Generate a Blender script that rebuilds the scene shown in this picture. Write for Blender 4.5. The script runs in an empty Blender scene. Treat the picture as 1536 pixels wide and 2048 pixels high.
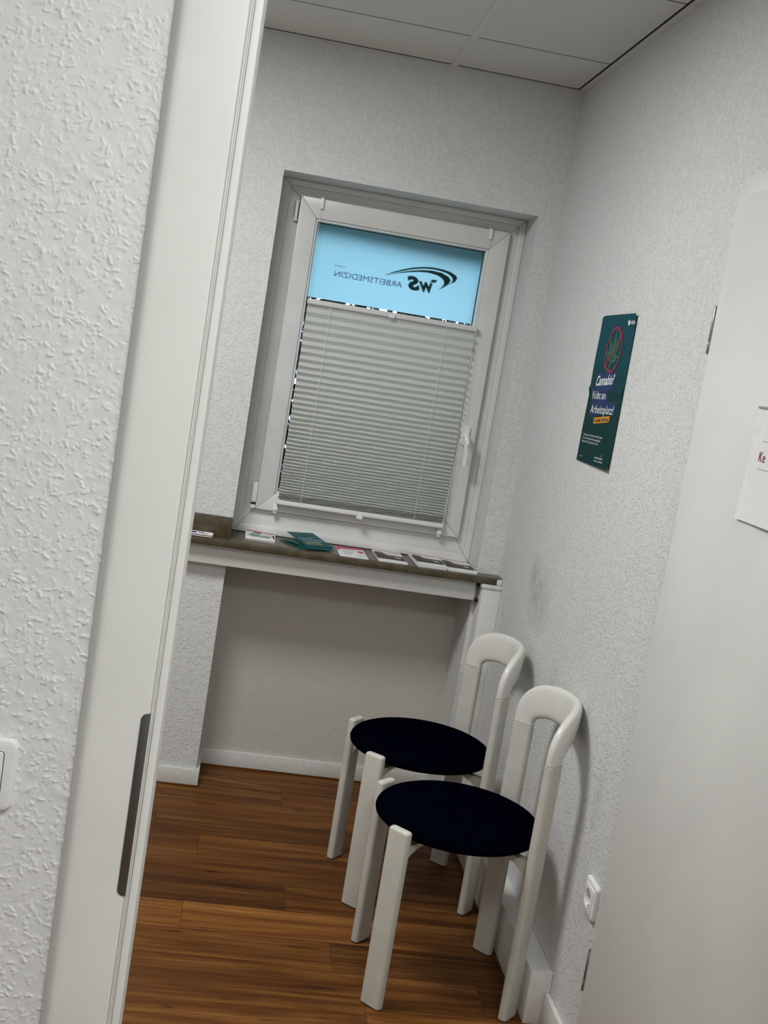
import bpy, bmesh, math, random
import numpy as np
from mathutils import Vector, Matrix, Euler

random.seed(7)
SC = bpy.context.scene
COL = SC.collection
PI = math.pi

# ------------------------------------------------------------------ camera
cam_d = bpy.data.cameras.new('camera')
cam = bpy.data.objects.new('camera', cam_d)
COL.objects.link(cam)
cam_d.sensor_fit = 'HORIZONTAL'
cam_d.sensor_width = 36.0
cam_d.lens = 2327.83 / 1536 * 36.0
cam_d.clip_start = 0.02
_r = Vector((0.981283, -0.106821, 0.160227))
_d = Vector((0.144078, -0.144797, -0.978915))
_f = Vector((0.127769, 0.983678, -0.126696))
M = Matrix.Identity(4)
for i in range(3):
    M[i][0], M[i][1], M[i][2] = _r[i], -_d[i], -_f[i]
M[0][3], M[1][3], M[2][3] = 0.0, 0.0, 1.535
cam.matrix_world = M
SC.camera = cam

# ------------------------------------------------------------------ world, lamps, exposure
SC.view_settings.view_transform = 'Standard'
SC.view_settings.look = 'None'
SC.view_settings.exposure = 0.0
SC.view_settings.gamma = 1.0
SC.view_settings.use_curve_mapping = False
w = bpy.data.worlds.new('dusk_sky')
SC.world = w
w.use_nodes = True
bg = w.node_tree.nodes['Background']
bg.inputs['Color'].default_value = (0.66, 0.83, 1.0, 1)
bg.inputs['Strength'].default_value = 1.68


def area(name, loc, sx, sy, power, col=(1, 1, 1)):
    l = bpy.data.lights.new(name, 'AREA')
    l.shape = 'RECTANGLE'
    l.size, l.size_y = sx, sy
    l.energy = power
    l.color = col
    o = bpy.data.objects.new(name, l)
    COL.objects.link(o)
    o.location = loc
    return o


area('room_panel_light', (-0.445, 2.5675, 2.484), 0.56, 0.56, 33.0, (0.985, 1.0, 0.998))
area('corridor_panel_light', (0.45, 0.20, 2.484), 0.56, 0.56, 25.0, (0.985, 1.0, 1.0))


# ------------------------------------------------------------------ node helpers
def new_mat(name):
    m = bpy.data.materials.new(name)
    m.use_nodes = True
    nt = m.node_tree
    return m, nt, nt.nodes['Principled BSDF']


def N(nt, t, **kw):
    n = nt.nodes.new(t)
    for k, v in kw.items():
        if k.startswith('i_'):
            n.inputs[k[2:].replace('_', ' ')].default_value = v
        else:
            setattr(n, k, v)
    return n


def L(nt, a, b):
    nt.links.new(a, b)


def ramp(nt, fac, stops):
    r = nt.nodes.new('ShaderNodeValToRGB')
    e = r.color_ramp.elements
    while len(e) < len(stops):
        e.new(0.5)
    for k, (p, c) in enumerate(stops):
        e[k].position = p
        e[k].color = (*c, 1) if len(c) == 3 else c
    L(nt, fac, r.inputs['Fac'])
    return r


def plain(name, col, rough=0.5, metal=0.0, spec=0.5, bump=0.0, scale=60.0, wear=0.0):
    """Plain painted / plastic surface with a slight procedural unevenness."""
    m, nt, p = new_mat(name)
    p.inputs['Roughness'].default_value = rough
    p.inputs['Metallic'].default_value = metal
    p.inputs['Specular IOR Level'].default_value = spec
    tc = N(nt, 'ShaderNodeTexCoord')
    no = N(nt, 'ShaderNodeTexNoise')
    no.inputs['Scale'].default_value = scale
    no.inputs['Detail'].default_value = 3
    L(nt, tc.outputs['Object'], no.inputs['Vector'])
    v = 0.035 + wear
    r = ramp(nt, no.outputs['Fac'], [(0.3, tuple(c * (1 - v) for c in col)), (0.7, tuple(min(1, c * (1 + v)) for c in col))])
    L(nt, r.outputs['Color'], p.inputs['Base Color'])
    if bump:
        b = N(nt, 'ShaderNodeBump')
        b.inputs['Strength'].default_value = bump
        b.inputs['Distance'].default_value = 0.001
        L(nt, no.outputs['Fac'], b.inputs['Height'])
        L(nt, b.outputs['Normal'], p.inputs['Normal'])
    return m


def woodchip(name, col, strength=0.5, scuff_shade=()):
    """White painted woodchip wallpaper: small raised flakes all over."""
    m, nt, p = new_mat(name)
    p.inputs['Roughness'].default_value = 0.75
    p.inputs['Specular IOR Level'].default_value = 0.25
    tc = N(nt, 'ShaderNodeTexCoord')
    n1 = N(nt, 'ShaderNodeTexNoise')
    n1.inputs['Scale'].default_value = 95
    n1.inputs['Detail'].default_value = 3
    n1.inputs['Distortion'].default_value = 1.2
    L(nt, tc.outputs['Object'], n1.inputs['Vector'])
    r1 = ramp(nt, n1.outputs['Fac'], [(0.50, (0, 0, 0)), (0.66, (1, 1, 1))])
    n2 = N(nt, 'ShaderNodeTexNoise')
    n2.inputs['Scale'].default_value = 230
    n2.inputs['Detail'].default_value = 2
    L(nt, tc.outputs['Object'], n2.inputs['Vector'])
    mx = N(nt, 'ShaderNodeMath', operation='MULTIPLY_ADD')
    L(nt, n2.outputs['Fac'], mx.inputs[0])
    mx.inputs[1].default_value = 0.35
    L(nt, r1.outputs['Color'], mx.inputs[2])
    b = N(nt, 'ShaderNodeBump')
    b.inputs['Strength'].default_value = strength
    b.inputs['Distance'].default_value = 0.0034
    L(nt, mx.outputs[0], b.inputs['Height'])
    L(nt, b.outputs['Normal'], p.inputs['Normal'])
    n3 = N(nt, 'ShaderNodeTexNoise')
    n3.inputs['Scale'].default_value = 2.2
    n3.inputs['Detail'].default_value = 2
    L(nt, tc.outputs['Object'], n3.inputs['Vector'])
    base = ramp(nt, n3.outputs['Fac'], [(0.3, tuple(c * 0.97 for c in col)), (0.7, col)]).outputs['Color']
    # scuffs and chair shading put into the paint: soft ellipses broken up by noise
    for (cy, cz, sy, sz, amt, tilt) in scuff_shade:
        mp = N(nt, 'ShaderNodeMapping', vector_type='TEXTURE')
        mp.inputs['Location'].default_value = (0.933, cy, cz)
        mp.inputs['Rotation'].default_value = (tilt, 0, 0)
        mp.inputs['Scale'].default_value = (1, sy, sz)
        L(nt, tc.outputs['Object'], mp.inputs['Vector'])
        g = N(nt, 'ShaderNodeTexGradient', gradient_type='SPHERICAL')
        L(nt, mp.outputs['Vector'], g.inputs['Vector'])
        n4 = N(nt, 'ShaderNodeTexNoise')
        n4.inputs['Scale'].default_value = 28
        n4.inputs['Detail'].default_value = 4
        L(nt, tc.outputs['Object'], n4.inputs['Vector'])
        r4 = ramp(nt, n4.outputs['Fac'], [(0.35, (0.35, 0.35, 0.35)), (0.65, (1, 1, 1))])
        mu = N(nt, 'ShaderNodeMath', operation='MULTIPLY')
        L(nt, g.outputs['Fac'], mu.inputs[0])
        L(nt, r4.outputs['Color'], mu.inputs[1])
        mu2 = N(nt, 'ShaderNodeMath', operation='MULTIPLY', use_clamp=True)
        L(nt, mu.outputs[0], mu2.inputs[0])
        mu2.inputs[1].default_value = amt
        mix = N(nt, 'ShaderNodeMix', data_type='RGBA')
        L(nt, mu2.outputs[0], mix.inputs['Factor'])
        L(nt, base, mix.inputs['A'])
        mix.inputs['B'].default_value = (0.30, 0.29, 0.26, 1)
        base = mix.outputs['Result']
    L(nt, base, p.inputs['Base Color'])
    return m


# ------------------------------------------------------------------ materials
WHITE = (0.69, 0.695, 0.685)
mWallRight = woodchip('woodchip_wall_scuffs_shade', WHITE, 0.55, scuff_shade=[
    (3.34, 0.92, 0.16, 0.12, 0.62, 0.3), (3.42, 0.98, 0.05, 0.08, 0.5, 0.0), (3.05, 0.70, 0.05, 0.12, 0.35, 0.2),
    (2.60, 0.56, 0.04, 0.16, 0.4, -0.1), (2.52, 0.62, 0.03, 0.13, 0.35, 0.15), (2.70, 0.75, 0.05, 0.10, 0.3, 0.0)])  # low patches by the near chair: its shading, put into the wall colour
mWall = woodchip('woodchip_wall', WHITE, 0.5)
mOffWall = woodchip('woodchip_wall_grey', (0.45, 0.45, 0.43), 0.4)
mNiche = woodchip('niche_beige', (0.57, 0.545, 0.495), 0.3)
mNear = plain('painted_coarse_plaster', (0.76, 0.765, 0.76), 0.7, spec=0.25, bump=0.15, scale=260)
mTrim = plain('white_gloss_trim', (0.68, 0.672, 0.645), 0.4)
mCasing = plain('casing_paint', (0.77, 0.775, 0.74), 0.42, wear=0.0, scale=8)
mGasket = plain('door_gasket', (0.68, 0.69, 0.65), 0.6)
mDoor = plain('door_leaf_paint', (0.76, 0.765, 0.735), 0.38, scale=5)
mSteel = plain('dark_steel', (0.16, 0.155, 0.145), 0.38, metal=0.85, scale=40)
mHinge = plain('hinge_steel', (0.30, 0.31, 0.30), 0.4, metal=0.8)
mPVC = plain('window_pvc', (0.68, 0.685, 0.665), 0.3, scale=10)
mSealDark = plain('black_rubber', (0.012, 0.012, 0.012), 0.6)
mPlastic = plain('white_plastic', (0.80, 0.805, 0.80), 0.25)
mPlasticShade = plain('grey_gap', (0.03, 0.03, 0.03), 0.6)
mAlu = plain('white_rail', (0.68, 0.68, 0.67), 0.35)
mTile = plain('ceiling_tile_board', (0.66, 0.66, 0.63), 0.85, bump=0.25, scale=220)
mTileEdge = plain('tile_raw_edge', (0.06, 0.055, 0.05), 0.9)
mGrid = plain('ceiling_grid_paint', (0.66, 0.66, 0.63), 0.5)
mVoid = plain('ceiling_void', (0.03, 0.03, 0.03), 0.9)
mChair = plain('chair_white_lacquer', (0.56, 0.545, 0.485), 0.36, scale=18, wear=0.015)
mChairBack = plain('chair_back_plastic', (0.66, 0.65, 0.60), 0.28, scale=12)
mGlide = plain('chair_glide', (0.05, 0.05, 0.05), 0.6)
mPaper = plain('white_paper', (0.80, 0.80, 0.80), 0.6)
mPaperEdge = plain('paper_block', (0.70, 0.69, 0.66), 0.8)
mBrick = plain('outside_render', (0.35, 0.34, 0.32), 0.9)
mDiff = None


def flat(name, col, rough=0.55):
    return plain(name, col, rough, spec=0.15)


mTeal = flat('print_teal', (0.006, 0.075, 0.085), 0.4)
mTealLeaf = flat('print_dark_teal', (0.01, 0.09, 0.095), 0.45)
mBlue = flat('print_blue', (0.004, 0.022, 0.105), 0.4)
mInkWhite = flat('print_white', (0.72, 0.76, 0.78), 0.5)
mOrange = flat('print_orange', (0.62, 0.27, 0.02), 0.45)
mInk = flat('print_black', (0.03, 0.02, 0.02), 0.5)
mRed = flat('print_crimson', (0.25, 0.016, 0.05), 0.45)
mLeafA = flat('print_leaf_green', (0.035, 0.15, 0.07), 0.45)
mLeafB = flat('print_leaf_dark', (0.012, 0.075, 0.045), 0.45)
mPink = flat('print_pink', (0.55, 0.06, 0.17), 0.5)
mRust = flat('print_rust', (0.50, 0.14, 0.04), 0.5)
mDark = flat('print_charcoal', (0.045, 0.043, 0.04), 0.5)
mBrown = flat('print_brown', (0.13, 0.075, 0.05), 0.5)
mGreen = flat('print_green', (0.16, 0.27, 0.15), 0.5)
mPale = flat('print_pale', (0.52, 0.57, 0.55), 0.5)
mNavy = flat('print_navy', (0.04, 0.06, 0.22), 0.5)
mWine = flat('print_wine', (0.33, 0.05, 0.08), 0.5)
mGrey = flat('print_grey', (0.30, 0.30, 0.31), 0.5)
mInkRed = flat('ink_dark_red', (0.24, 0.04, 0.05), 0.5)
mFoilBlue = flat('window_lettering_blue', (0.02, 0.05, 0.13), 0.8)
mFoilDark = flat('window_lettering', (0.03, 0.03, 0.02), 0.8)

# seat upholstery
mSeat, nt, p = new_mat('navy_wool')
p.inputs['Roughness'].default_value = 0.95
p.inputs['Specular IOR Level'].default_value = 0.0
tc = N(nt, 'ShaderNodeTexCoord')
no = N(nt, 'ShaderNodeTexNoise', i_Scale=420.0, i_Detail=2.0)
L(nt, tc.outputs['Object'], no.inputs['Vector'])
r = ramp(nt, no.outputs['Fac'], [(0.35, (0.0002, 0.0004, 0.0018)), (0.64, (0.0008, 0.0016, 0.005)), (0.76, (0.012, 0.015, 0.024))])
L(nt, r.outputs['Color'], p.inputs['Base Color'])
b = N(nt, 'ShaderNodeBump', i_Strength=0.6, i_Distance=0.0012)
L(nt, no.outputs['Fac'], b.inputs['Height'])
L(nt, b.outputs['Normal'], p.inputs['Normal'])

# stone sill
mStone, nt, p = new_mat('brown_stone')
p.inputs['Roughness'].default_value = 0.32
tc = N(nt, 'ShaderNodeTexCoord')
no = N(nt, 'ShaderNodeTexNoise', i_Scale=38.0, i_Detail=6.0, i_Roughness=0.65)
L(nt, tc.outputs['Object'], no.inputs['Vector'])
r = ramp(nt, no.outputs['Fac'], [(0.30, (0.045, 0.034, 0.017)), (0.5, (0.072, 0.056, 0.030)), (0.66, (0.098, 0.078, 0.046)), (0.78, (0.13, 0.105, 0.07))])
L(nt, r.outputs['Color'], p.inputs['Base Color'])
b = N(nt, 'ShaderNodeBump', i_Strength=0.25, i_Distance=0.001)
L(nt, no.outputs['Fac'], b.inputs['Height'])
L(nt, b.outputs['Normal'], p.inputs['Normal'])

# plank wood, tinted per plank by the object colour
mWood, nt, p = new_mat('walnut_laminate')
p.inputs['Roughness'].default_value = 0.5
p.inputs['Specular IOR Level'].default_value = 0.14
tc = N(nt, 'ShaderNodeTexCoord')
oi = N(nt, 'ShaderNodeObjectInfo')
off = N(nt, 'ShaderNodeVectorMath', operation='MULTIPLY_ADD')
cmb = N(nt, 'ShaderNodeCombineXYZ')
for k in range(3):
    L(nt, oi.outputs['Random'], cmb.inputs[k])
L(nt, cmb.outputs[0], off.inputs[0])
off.inputs[1].default_value = (11.3, 7.7, 3.1)
L(nt, tc.outputs['Object'], off.inputs[2])
mp = N(nt, 'ShaderNodeMapping')
mp.inputs['Scale'].default_value = (1.5, 26.0, 1.0)
L(nt, off.outputs[0], mp.inputs['Vector'])
n1 = N(nt, 'ShaderNodeTexNoise', i_Scale=1.25, i_Detail=6.0, i_Roughness=0.62, i_Distortion=0.7)
L(nt, mp.outputs[0], n1.inputs['Vector'])
mp2 = N(nt, 'ShaderNodeMapping')
mp2.inputs['Scale'].default_value = (4.0, 190.0, 1.0)
L(nt, off.outputs[0], mp2.inputs['Vector'])
n2 = N(nt, 'ShaderNodeTexNoise', i_Scale=1.0, i_Detail=4.0, i_Roughness=0.6)
L(nt, mp2.outputs[0], n2.inputs['Vector'])
mp3 = N(nt, 'ShaderNodeMapping')
mp3.inputs['Scale'].default_value = (7.0, 60.0, 1.0)
L(nt, off.outputs[0], mp3.inputs['Vector'])
n3 = N(nt, 'ShaderNodeTexNoise', i_Scale=1.0, i_Detail=1.0)
L(nt, mp3.outputs[0], n3.inputs['Vector'])
r1 = ramp(nt, n1.outputs['Fac'], [(0.24, (0.055, 0.017, 0.003)), (0.42, (0.120, 0.042, 0.008)), (0.57, (0.185, 0.073, 0.016)), (0.76, (0.31, 0.150, 0.046))])
r2 = ramp(nt, n2.outputs['Fac'], [(0.3, (0.72, 0.70, 0.68)), (0.6, (1.08, 1.08, 1.08))])
m1 = N(nt, 'ShaderNodeMix', data_type='RGBA', blend_type='MULTIPLY')
m1.inputs['Factor'].default_value = 1.0
L(nt, r1.outputs['Color'], m1.inputs['A'])
L(nt, r2.outputs['Color'], m1.inputs['B'])
r3 = ramp(nt, n3.outputs['Fac'], [(0.21, (0.25, 0.22, 0.2)), (0.30, (1, 1, 1))])
m2 = N(nt, 'ShaderNodeMix', data_type='RGBA', blend_type='MULTIPLY')
m2.inputs['Factor'].default_value = 1.0
L(nt, m1.outputs['Result'], m2.inputs['A'])
L(nt, r3.outputs['Color'], m2.inputs['B'])
m3 = N(nt, 'ShaderNodeMix', data_type='RGBA', blend_type='MULTIPLY')
m3.inputs['Factor'].default_value = 1.0
L(nt, m2.outputs['Result'], m3.inputs['A'])
L(nt, oi.outputs['Color'], m3.inputs['B'])
L(nt, m3.outputs['Result'], p.inputs['Base Color'])
b = N(nt, 'ShaderNodeBump', i_Strength=0.15, i_Distance=0.0006)
L(nt, n2.outputs['Fac'], b.inputs['Height'])
L(nt, b.outputs['Normal'], p.inputs['Normal'])

# pleated blind cloth: partly lets daylight through
mCloth, nt, p = new_mat('pleated_cloth')
p.inputs['Base Color'].default_value = (0.62, 0.613, 0.56, 1)
p.inputs['Roughness'].default_value = 0.85
p.inputs['Specular IOR Level'].default_value = 0.15
tr = N(nt, 'ShaderNodeBsdfTranslucent')
tr.inputs['Color'].default_value = (0.62, 0.66, 0.62, 1)
tc = N(nt, 'ShaderNodeTexCoord')
no = N(nt, 'ShaderNodeTexNoise', i_Scale=300.0, i_Detail=2.0)
L(nt, tc.outputs['Object'], no.inputs['Vector'])
b = N(nt, 'ShaderNodeBump', i_Strength=0.1, i_Distance=0.0005)
L(nt, no.outputs['Fac'], b.inputs['Height'])
L(nt, b.outputs['Normal'], p.inputs['Normal'])
mx = N(nt, 'ShaderNodeMixShader')
mx.inputs[0].default_value = 0.19
L(nt, p.outputs[0], mx.inputs[1])
L(nt, tr.outputs[0], mx.inputs[2])
L(nt, mx.outputs[0], nt.nodes['Material Output'].inputs['Surface'])

# window glass (thin) and frosted film
mGlass, nt, p = new_mat('window_glass')
nt.nodes.remove(p)
t1 = N(nt, 'ShaderNodeBsdfTransparent')
t1.inputs['Color'].default_value = (0.90, 0.95, 0.96, 1)
g1 = N(nt, 'ShaderNodeBsdfGlossy')
g1.inputs['Roughness'].default_value = 0.02
fr = N(nt, 'ShaderNodeFresnel', i_IOR=1.45)
mx = N(nt, 'ShaderNodeMixShader')
L(nt, fr.outputs[0], mx.inputs[0])
L(nt, t1.outputs[0], mx.inputs[1])
L(nt, g1.outputs[0], mx.inputs[2])
L(nt, mx.outputs[0], nt.nodes['Material Output'].inputs['Surface'])

mFilm, nt, p = new_mat('frosted_film')
nt.nodes.remove(p)
t1 = N(nt, 'ShaderNodeBsdfTranslucent')
t1.inputs['Color'].default_value = (0.62, 0.93, 1.0, 1)
tc = N(nt, 'ShaderNodeTexCoord')
no = N(nt, 'ShaderNodeTexNoise', i_Scale=3.0)
L(nt, tc.outputs['Object'], no.inputs['Vector'])
r = ramp(nt, no.outputs['Fac'], [(0.3, (0.53, 0.91, 1.0)), (0.7, (0.57, 0.93, 1.0))])
L(nt, r.outputs['Color'], t1.inputs['Color'])
L(nt, t1.outputs[0], nt.nodes['Material Output'].inputs['Surface'])

# poster sheet: print runs from teal blue at the top to dark green at the foot
mPoster, nt, p = new_mat('poster_print')
p.inputs['Roughness'].default_value = 0.6
p.inputs['Specular IOR Level'].default_value = 0.12
tc = N(nt, 'ShaderNodeTexCoord')
sx = N(nt, 'ShaderNodeSeparateXYZ')
L(nt, tc.outputs['Object'], sx.inputs[0])
mr = N(nt, 'ShaderNodeMapRange')
mr.inputs['From Min'].default_value = 0.0
mr.inputs['From Max'].default_value = 0.405
L(nt, sx.outputs['Z'], mr.inputs['Value'])
r = ramp(nt, mr.outputs['Result'], [(0.0, (0.001, 0.031, 0.030)), (0.45, (0.002, 0.038, 0.036)), (0.7, (0.004, 0.058, 0.076)), (1.0, (0.005, 0.062, 0.082))])
L(nt, r.outputs['Color'], p.inputs['Base Color'])

# clear plastic sleeve on the door sheet
mHedge, nt, p = new_mat('hedge_leaf')
p.inputs['Roughness'].default_value = 0.6
tc = N(nt, 'ShaderNodeTexCoord')
no = N(nt, 'ShaderNodeTexNoise', i_Scale=4.0)
L(nt, tc.outputs['Object'], no.inputs['Vector'])
r = ramp(nt, no.outputs['Fac'], [(0.3, (0.006, 0.012, 0.012)), (0.7, (0.02, 0.035, 0.028))])
L(nt, r.outputs['Color'], p.inputs['Base Color'])
mBark = plain('bark', (0.03, 0.025, 0.02), 0.9, bump=0.5)
mGround = plain('outside_paving', (0.12, 0.12, 0.12), 0.9, bump=0.4)

mDiff, nt, p = new_mat('lamp_diffuser')
p.inputs['Base Color'].default_value = (0.85, 0.85, 0.85, 1)
p.inputs['Emission Color'].default_value = (1, 1, 0.97, 1)
p.inputs['Emission Strength'].default_value = 3.0


# ------------------------------------------------------------------ mesh helpers
def mesh_obj(name, verts, faces, mat, parent=None, smooth=False, mats=None, midx=None, angle=None):
    me = bpy.data.meshes.new(name)
    me.from_pydata([tuple(v) for v in verts], [], faces)
    for m in (mats or [mat]):
        me.materials.append(m)
    if midx is not None:
        me.polygons.foreach_set('material_index', midx)
    if smooth:
        me.polygons.foreach_set('use_smooth', [True] * len(me.polygons))
        if angle:
            me.set_sharp_from_angle(angle=angle)
    me.update()
    o = bpy.data.objects.new(name, me)
    COL.objects.link(o)
    if parent is not None:
        o.parent = parent
    return o


def bm_obj(name, bm, mat, parent=None, smooth=False, angle=math.radians(35)):
    bmesh.ops.recalc_face_normals(bm, faces=bm.faces)
    me = bpy.data.meshes.new(name)
    bm.to_mesh(me)
    bm.free()
    me.materials.append(mat)
    if smooth:
        me.polygons.foreach_set('use_smooth', [True] * len(me.polygons))
        me.set_sharp_from_angle(angle=angle)
    o = bpy.data.objects.new(name, me)
    COL.objects.link(o)
    if parent is not None:
        o.parent = parent
    return o


def box(name, x0, x1, y0, y1, z0, z1, mat, parent=None, bevel=0.0, seg=2):
    bm = bmesh.new()
    bmesh.ops.create_cube(bm, size=1.0)
    for v in bm.verts:
        v.co = Vector((x0 + (v.co.x + .5) * (x1 - x0), y0 + (v.co.y + .5) * (y1 - y0), z0 + (v.co.z + .5) * (z1 - z0)))
    if bevel:
        bmesh.ops.bevel(bm, geom=list(bm.edges), offset=bevel, segments=seg, profile=0.5, affect='EDGES')
    return bm_obj(name, bm, mat, parent, smooth=bevel > 0)


def prism(name, poly, a, b, axis, mat, parent=None, bevel=0.0, seg=2, smooth=False):
    """Extrude a 2D polygon along an axis: z -> poly (x,y); y -> poly (x,z); x -> poly (y,z)."""
    bm = bmesh.new()
    mk = {'z': lambda p, t: (p[0], p[1], t), 'y': lambda p, t: (p[0], t, p[1]), 'x': lambda p, t: (t, p[0], p[1])}[axis]
    va = [bm.verts.new(mk(q, a)) for q in poly]
    vb = [bm.verts.new(mk(q, b)) for q in poly]
    n = len(poly)
    bm.faces.new(va)
    bm.faces.new(vb[::-1])
    for i in range(n):
        bm.faces.new((va[i], vb[i], vb[(i + 1) % n], va[(i + 1) % n]))
    bmesh.ops.recalc_face_normals(bm, faces=bm.faces)
    if bevel:
        bmesh.ops.bevel(bm, geom=list(bm.edges), offset=bevel, segments=seg, profile=0.5, affect='EDGES')
    return bm_obj(name, bm, mat, parent, smooth=smooth or bevel > 0)


def cells(name, xs, ys, zs, solid, mat, parent=None):
    """One closed mesh over a grid of cells: faces only between full and empty cells."""
    vid, verts, faces = {}, [], []

    def V(i, j, k):
        if (i, j, k) not in vid:
            vid[(i, j, k)] = len(verts)
            verts.append((xs[i], ys[j], zs[k]))
        return vid[(i, j, k)]

    nx, ny, nz = len(xs) - 1, len(ys) - 1, len(zs) - 1
    full = lambda i, j, k: 0 <= i < nx and 0 <= j < ny and 0 <= k < nz and solid(i, j, k)
    for i in range(nx):
        for j in range(ny):
            for k in range(nz):
                if not full(i, j, k):
                    continue
                if not full(i - 1, j, k): faces.append((V(i, j, k), V(i, j, k + 1), V(i, j + 1, k + 1), V(i, j + 1, k)))
                if not full(i + 1, j, k): faces.append((V(i + 1, j, k), V(i + 1, j + 1, k), V(i + 1, j + 1, k + 1), V(i + 1, j, k + 1)))
                if not full(i, j - 1, k): faces.append((V(i, j, k), V(i + 1, j, k), V(i + 1, j, k + 1), V(i, j, k + 1)))
                if not full(i, j + 1, k): faces.append((V(i, j + 1, k), V(i, j + 1, k + 1), V(i + 1, j + 1, k + 1), V(i + 1, j + 1, k)))
                if not full(i, j, k - 1): faces.append((V(i, j, k), V(i, j + 1, k), V(i + 1, j + 1, k), V(i + 1, j, k)))
                if not full(i, j, k + 1): faces.append((V(i, j, k + 1), V(i + 1, j, k + 1), V(i + 1, j + 1, k + 1), V(i, j + 1, k + 1)))
    return mesh_obj(name, verts, faces, mat, parent)


def tube(name, pts, rad, mat, parent=None, n=8, closed=False):
    pts = [Vector(q) for q in pts]
    verts, faces = [], []
    m = len(pts)
    up = Vector((0, 0, 1))
    for i, q in enumerate(pts):
        t = (pts[(i + 1) % m] - pts[i - 1]) if closed else (pts[min(i + 1, m - 1)] - pts[max(i - 1, 0)])
        t.normalize()
        a = t.cross(up)
        if a.length < 1e-3:
            a = t.cross(Vector((1, 0, 0)))
        a.normalize()
        c = t.cross(a)
        for k in range(n):
            th = 2 * PI * k / n
            verts.append(q + rad * (math.cos(th) * a + math.sin(th) * c))
    for i in range(m if closed else m - 1):
        for k in range(n):
            a0, a1 = i * n + k, i * n + (k + 1) % n
            b0, b1 = ((i + 1) % m) * n + k, ((i + 1) % m) * n + (k + 1) % n
            faces.append((a0, a1, b1, b0))
    if not closed:
        faces.append(tuple(range(n))[::-1])
        faces.append(tuple((m - 1) * n + k for k in range(n)))
    return mesh_obj(name, verts, faces, mat, parent, smooth=True, angle=math.radians(50))


def lathe(name, prof, mat, parent=None, n=48, c=(0, 0)):
    """Profile of (r, z) from top axis to bottom axis."""
    verts, faces = [], []
    for (r_, z_) in prof:
        for k in range(n):
            th = 2 * PI * k / n
            verts.append((c[0] + r_ * math.cos(th), c[1] + r_ * math.sin(th), z_))
    for i in range(len(prof) - 1):
        for k in range(n):
            faces.append((i * n + k, (i + 1) * n + k, (i + 1) * n + (k + 1) % n, i * n + (k + 1) % n))
    bm = bmesh.new()
    me = bpy.data.meshes.new('t')
    me.from_pydata(verts, [], faces)
    bm.from_mesh(me)
    bpy.data.meshes.remove(me)
    bmesh.ops.remove_doubles(bm, verts=bm.verts, dist=1e-6)
    return bm_obj(name, bm, mat, parent, smooth=True, angle=math.radians(60))


def rrect(x0, x1, y0, y1, r, n=4):
    pts = []
    for (cx, cy, a0) in ((x1 - r, y1 - r, 0), (x0 + r, y1 - r, 90), (x0 + r, y0 + r, 180), (x1 - r, y0 + r, 270)):
        for k in range(n + 1):
            a = math.radians(a0 + 90 * k / n)
            pts.append((cx + r * math.cos(a), cy + r * math.sin(a)))
    return pts


def text_mesh(s, height, shear=0.0, bold=0.0, width=None):
    """Flat lettering as (verts2d, faces), cap height scaled, left aligned at 0, baseline 0."""
    cu = bpy.data.curves.new('t', 'FONT')
    cu.body = s
    cu.size = 1.0
    cu.shear = shear
    cu.offset = bold
    cu.resolution_u = 3
    o = bpy.data.objects.new('t', cu)
    COL.objects.link(o)
    dg = bpy.context.evaluated_depsgraph_get()
    me = bpy.data.meshes.new_from_object(o.evaluated_get(dg))
    vs = [(v.co.x, v.co.y) for v in me.vertices]
    fs = [tuple(p_.vertices) for p_ in me.polygons]
    bpy.data.objects.remove(o)
    bpy.data.curves.remove(cu)
    bpy.data.meshes.remove(me)
    k = height / 0.71
    x0 = min(v[0] for v in vs)
    x1 = max(v[0] for v in vs)
    kx = width / (x1 - x0) if width else k
    return [((v[0] - x0) * kx, v[1] * k) for v in vs], fs


def tag(o, label=None, cat=None, group=None, kind=None):
    if label: o['label'] = label
    if cat: o['category'] = cat
    if group: o['group'] = group
    if kind: o['kind'] = kind
    return o


def struct(o):
    o['kind'] = 'structure'
    return o


def empty(name, loc=(0, 0, 0), rz=0.0):
    o = bpy.data.objects.new(name, None)
    o.empty_display_size = 0.05
    COL.objects.link(o)
    o.location = loc
    o.rotation_euler = (0, 0, rz)
    return o


def copy_tree(o, parent=None):
    c = o.copy()
    COL.objects.link(c)
    if parent is not None:
        c.parent = parent
    for ch in [q for q in bpy.data.objects if q.parent == o]:
        copy_tree(ch, c)
    return c


# ================================================================== ROOM SHELL
XR, YB, H = 0.933, 3.88, 2.50
NX0, NX1 = 0.005, 0.855          # window recess and the niche below it
SILL = 0.875

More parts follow.
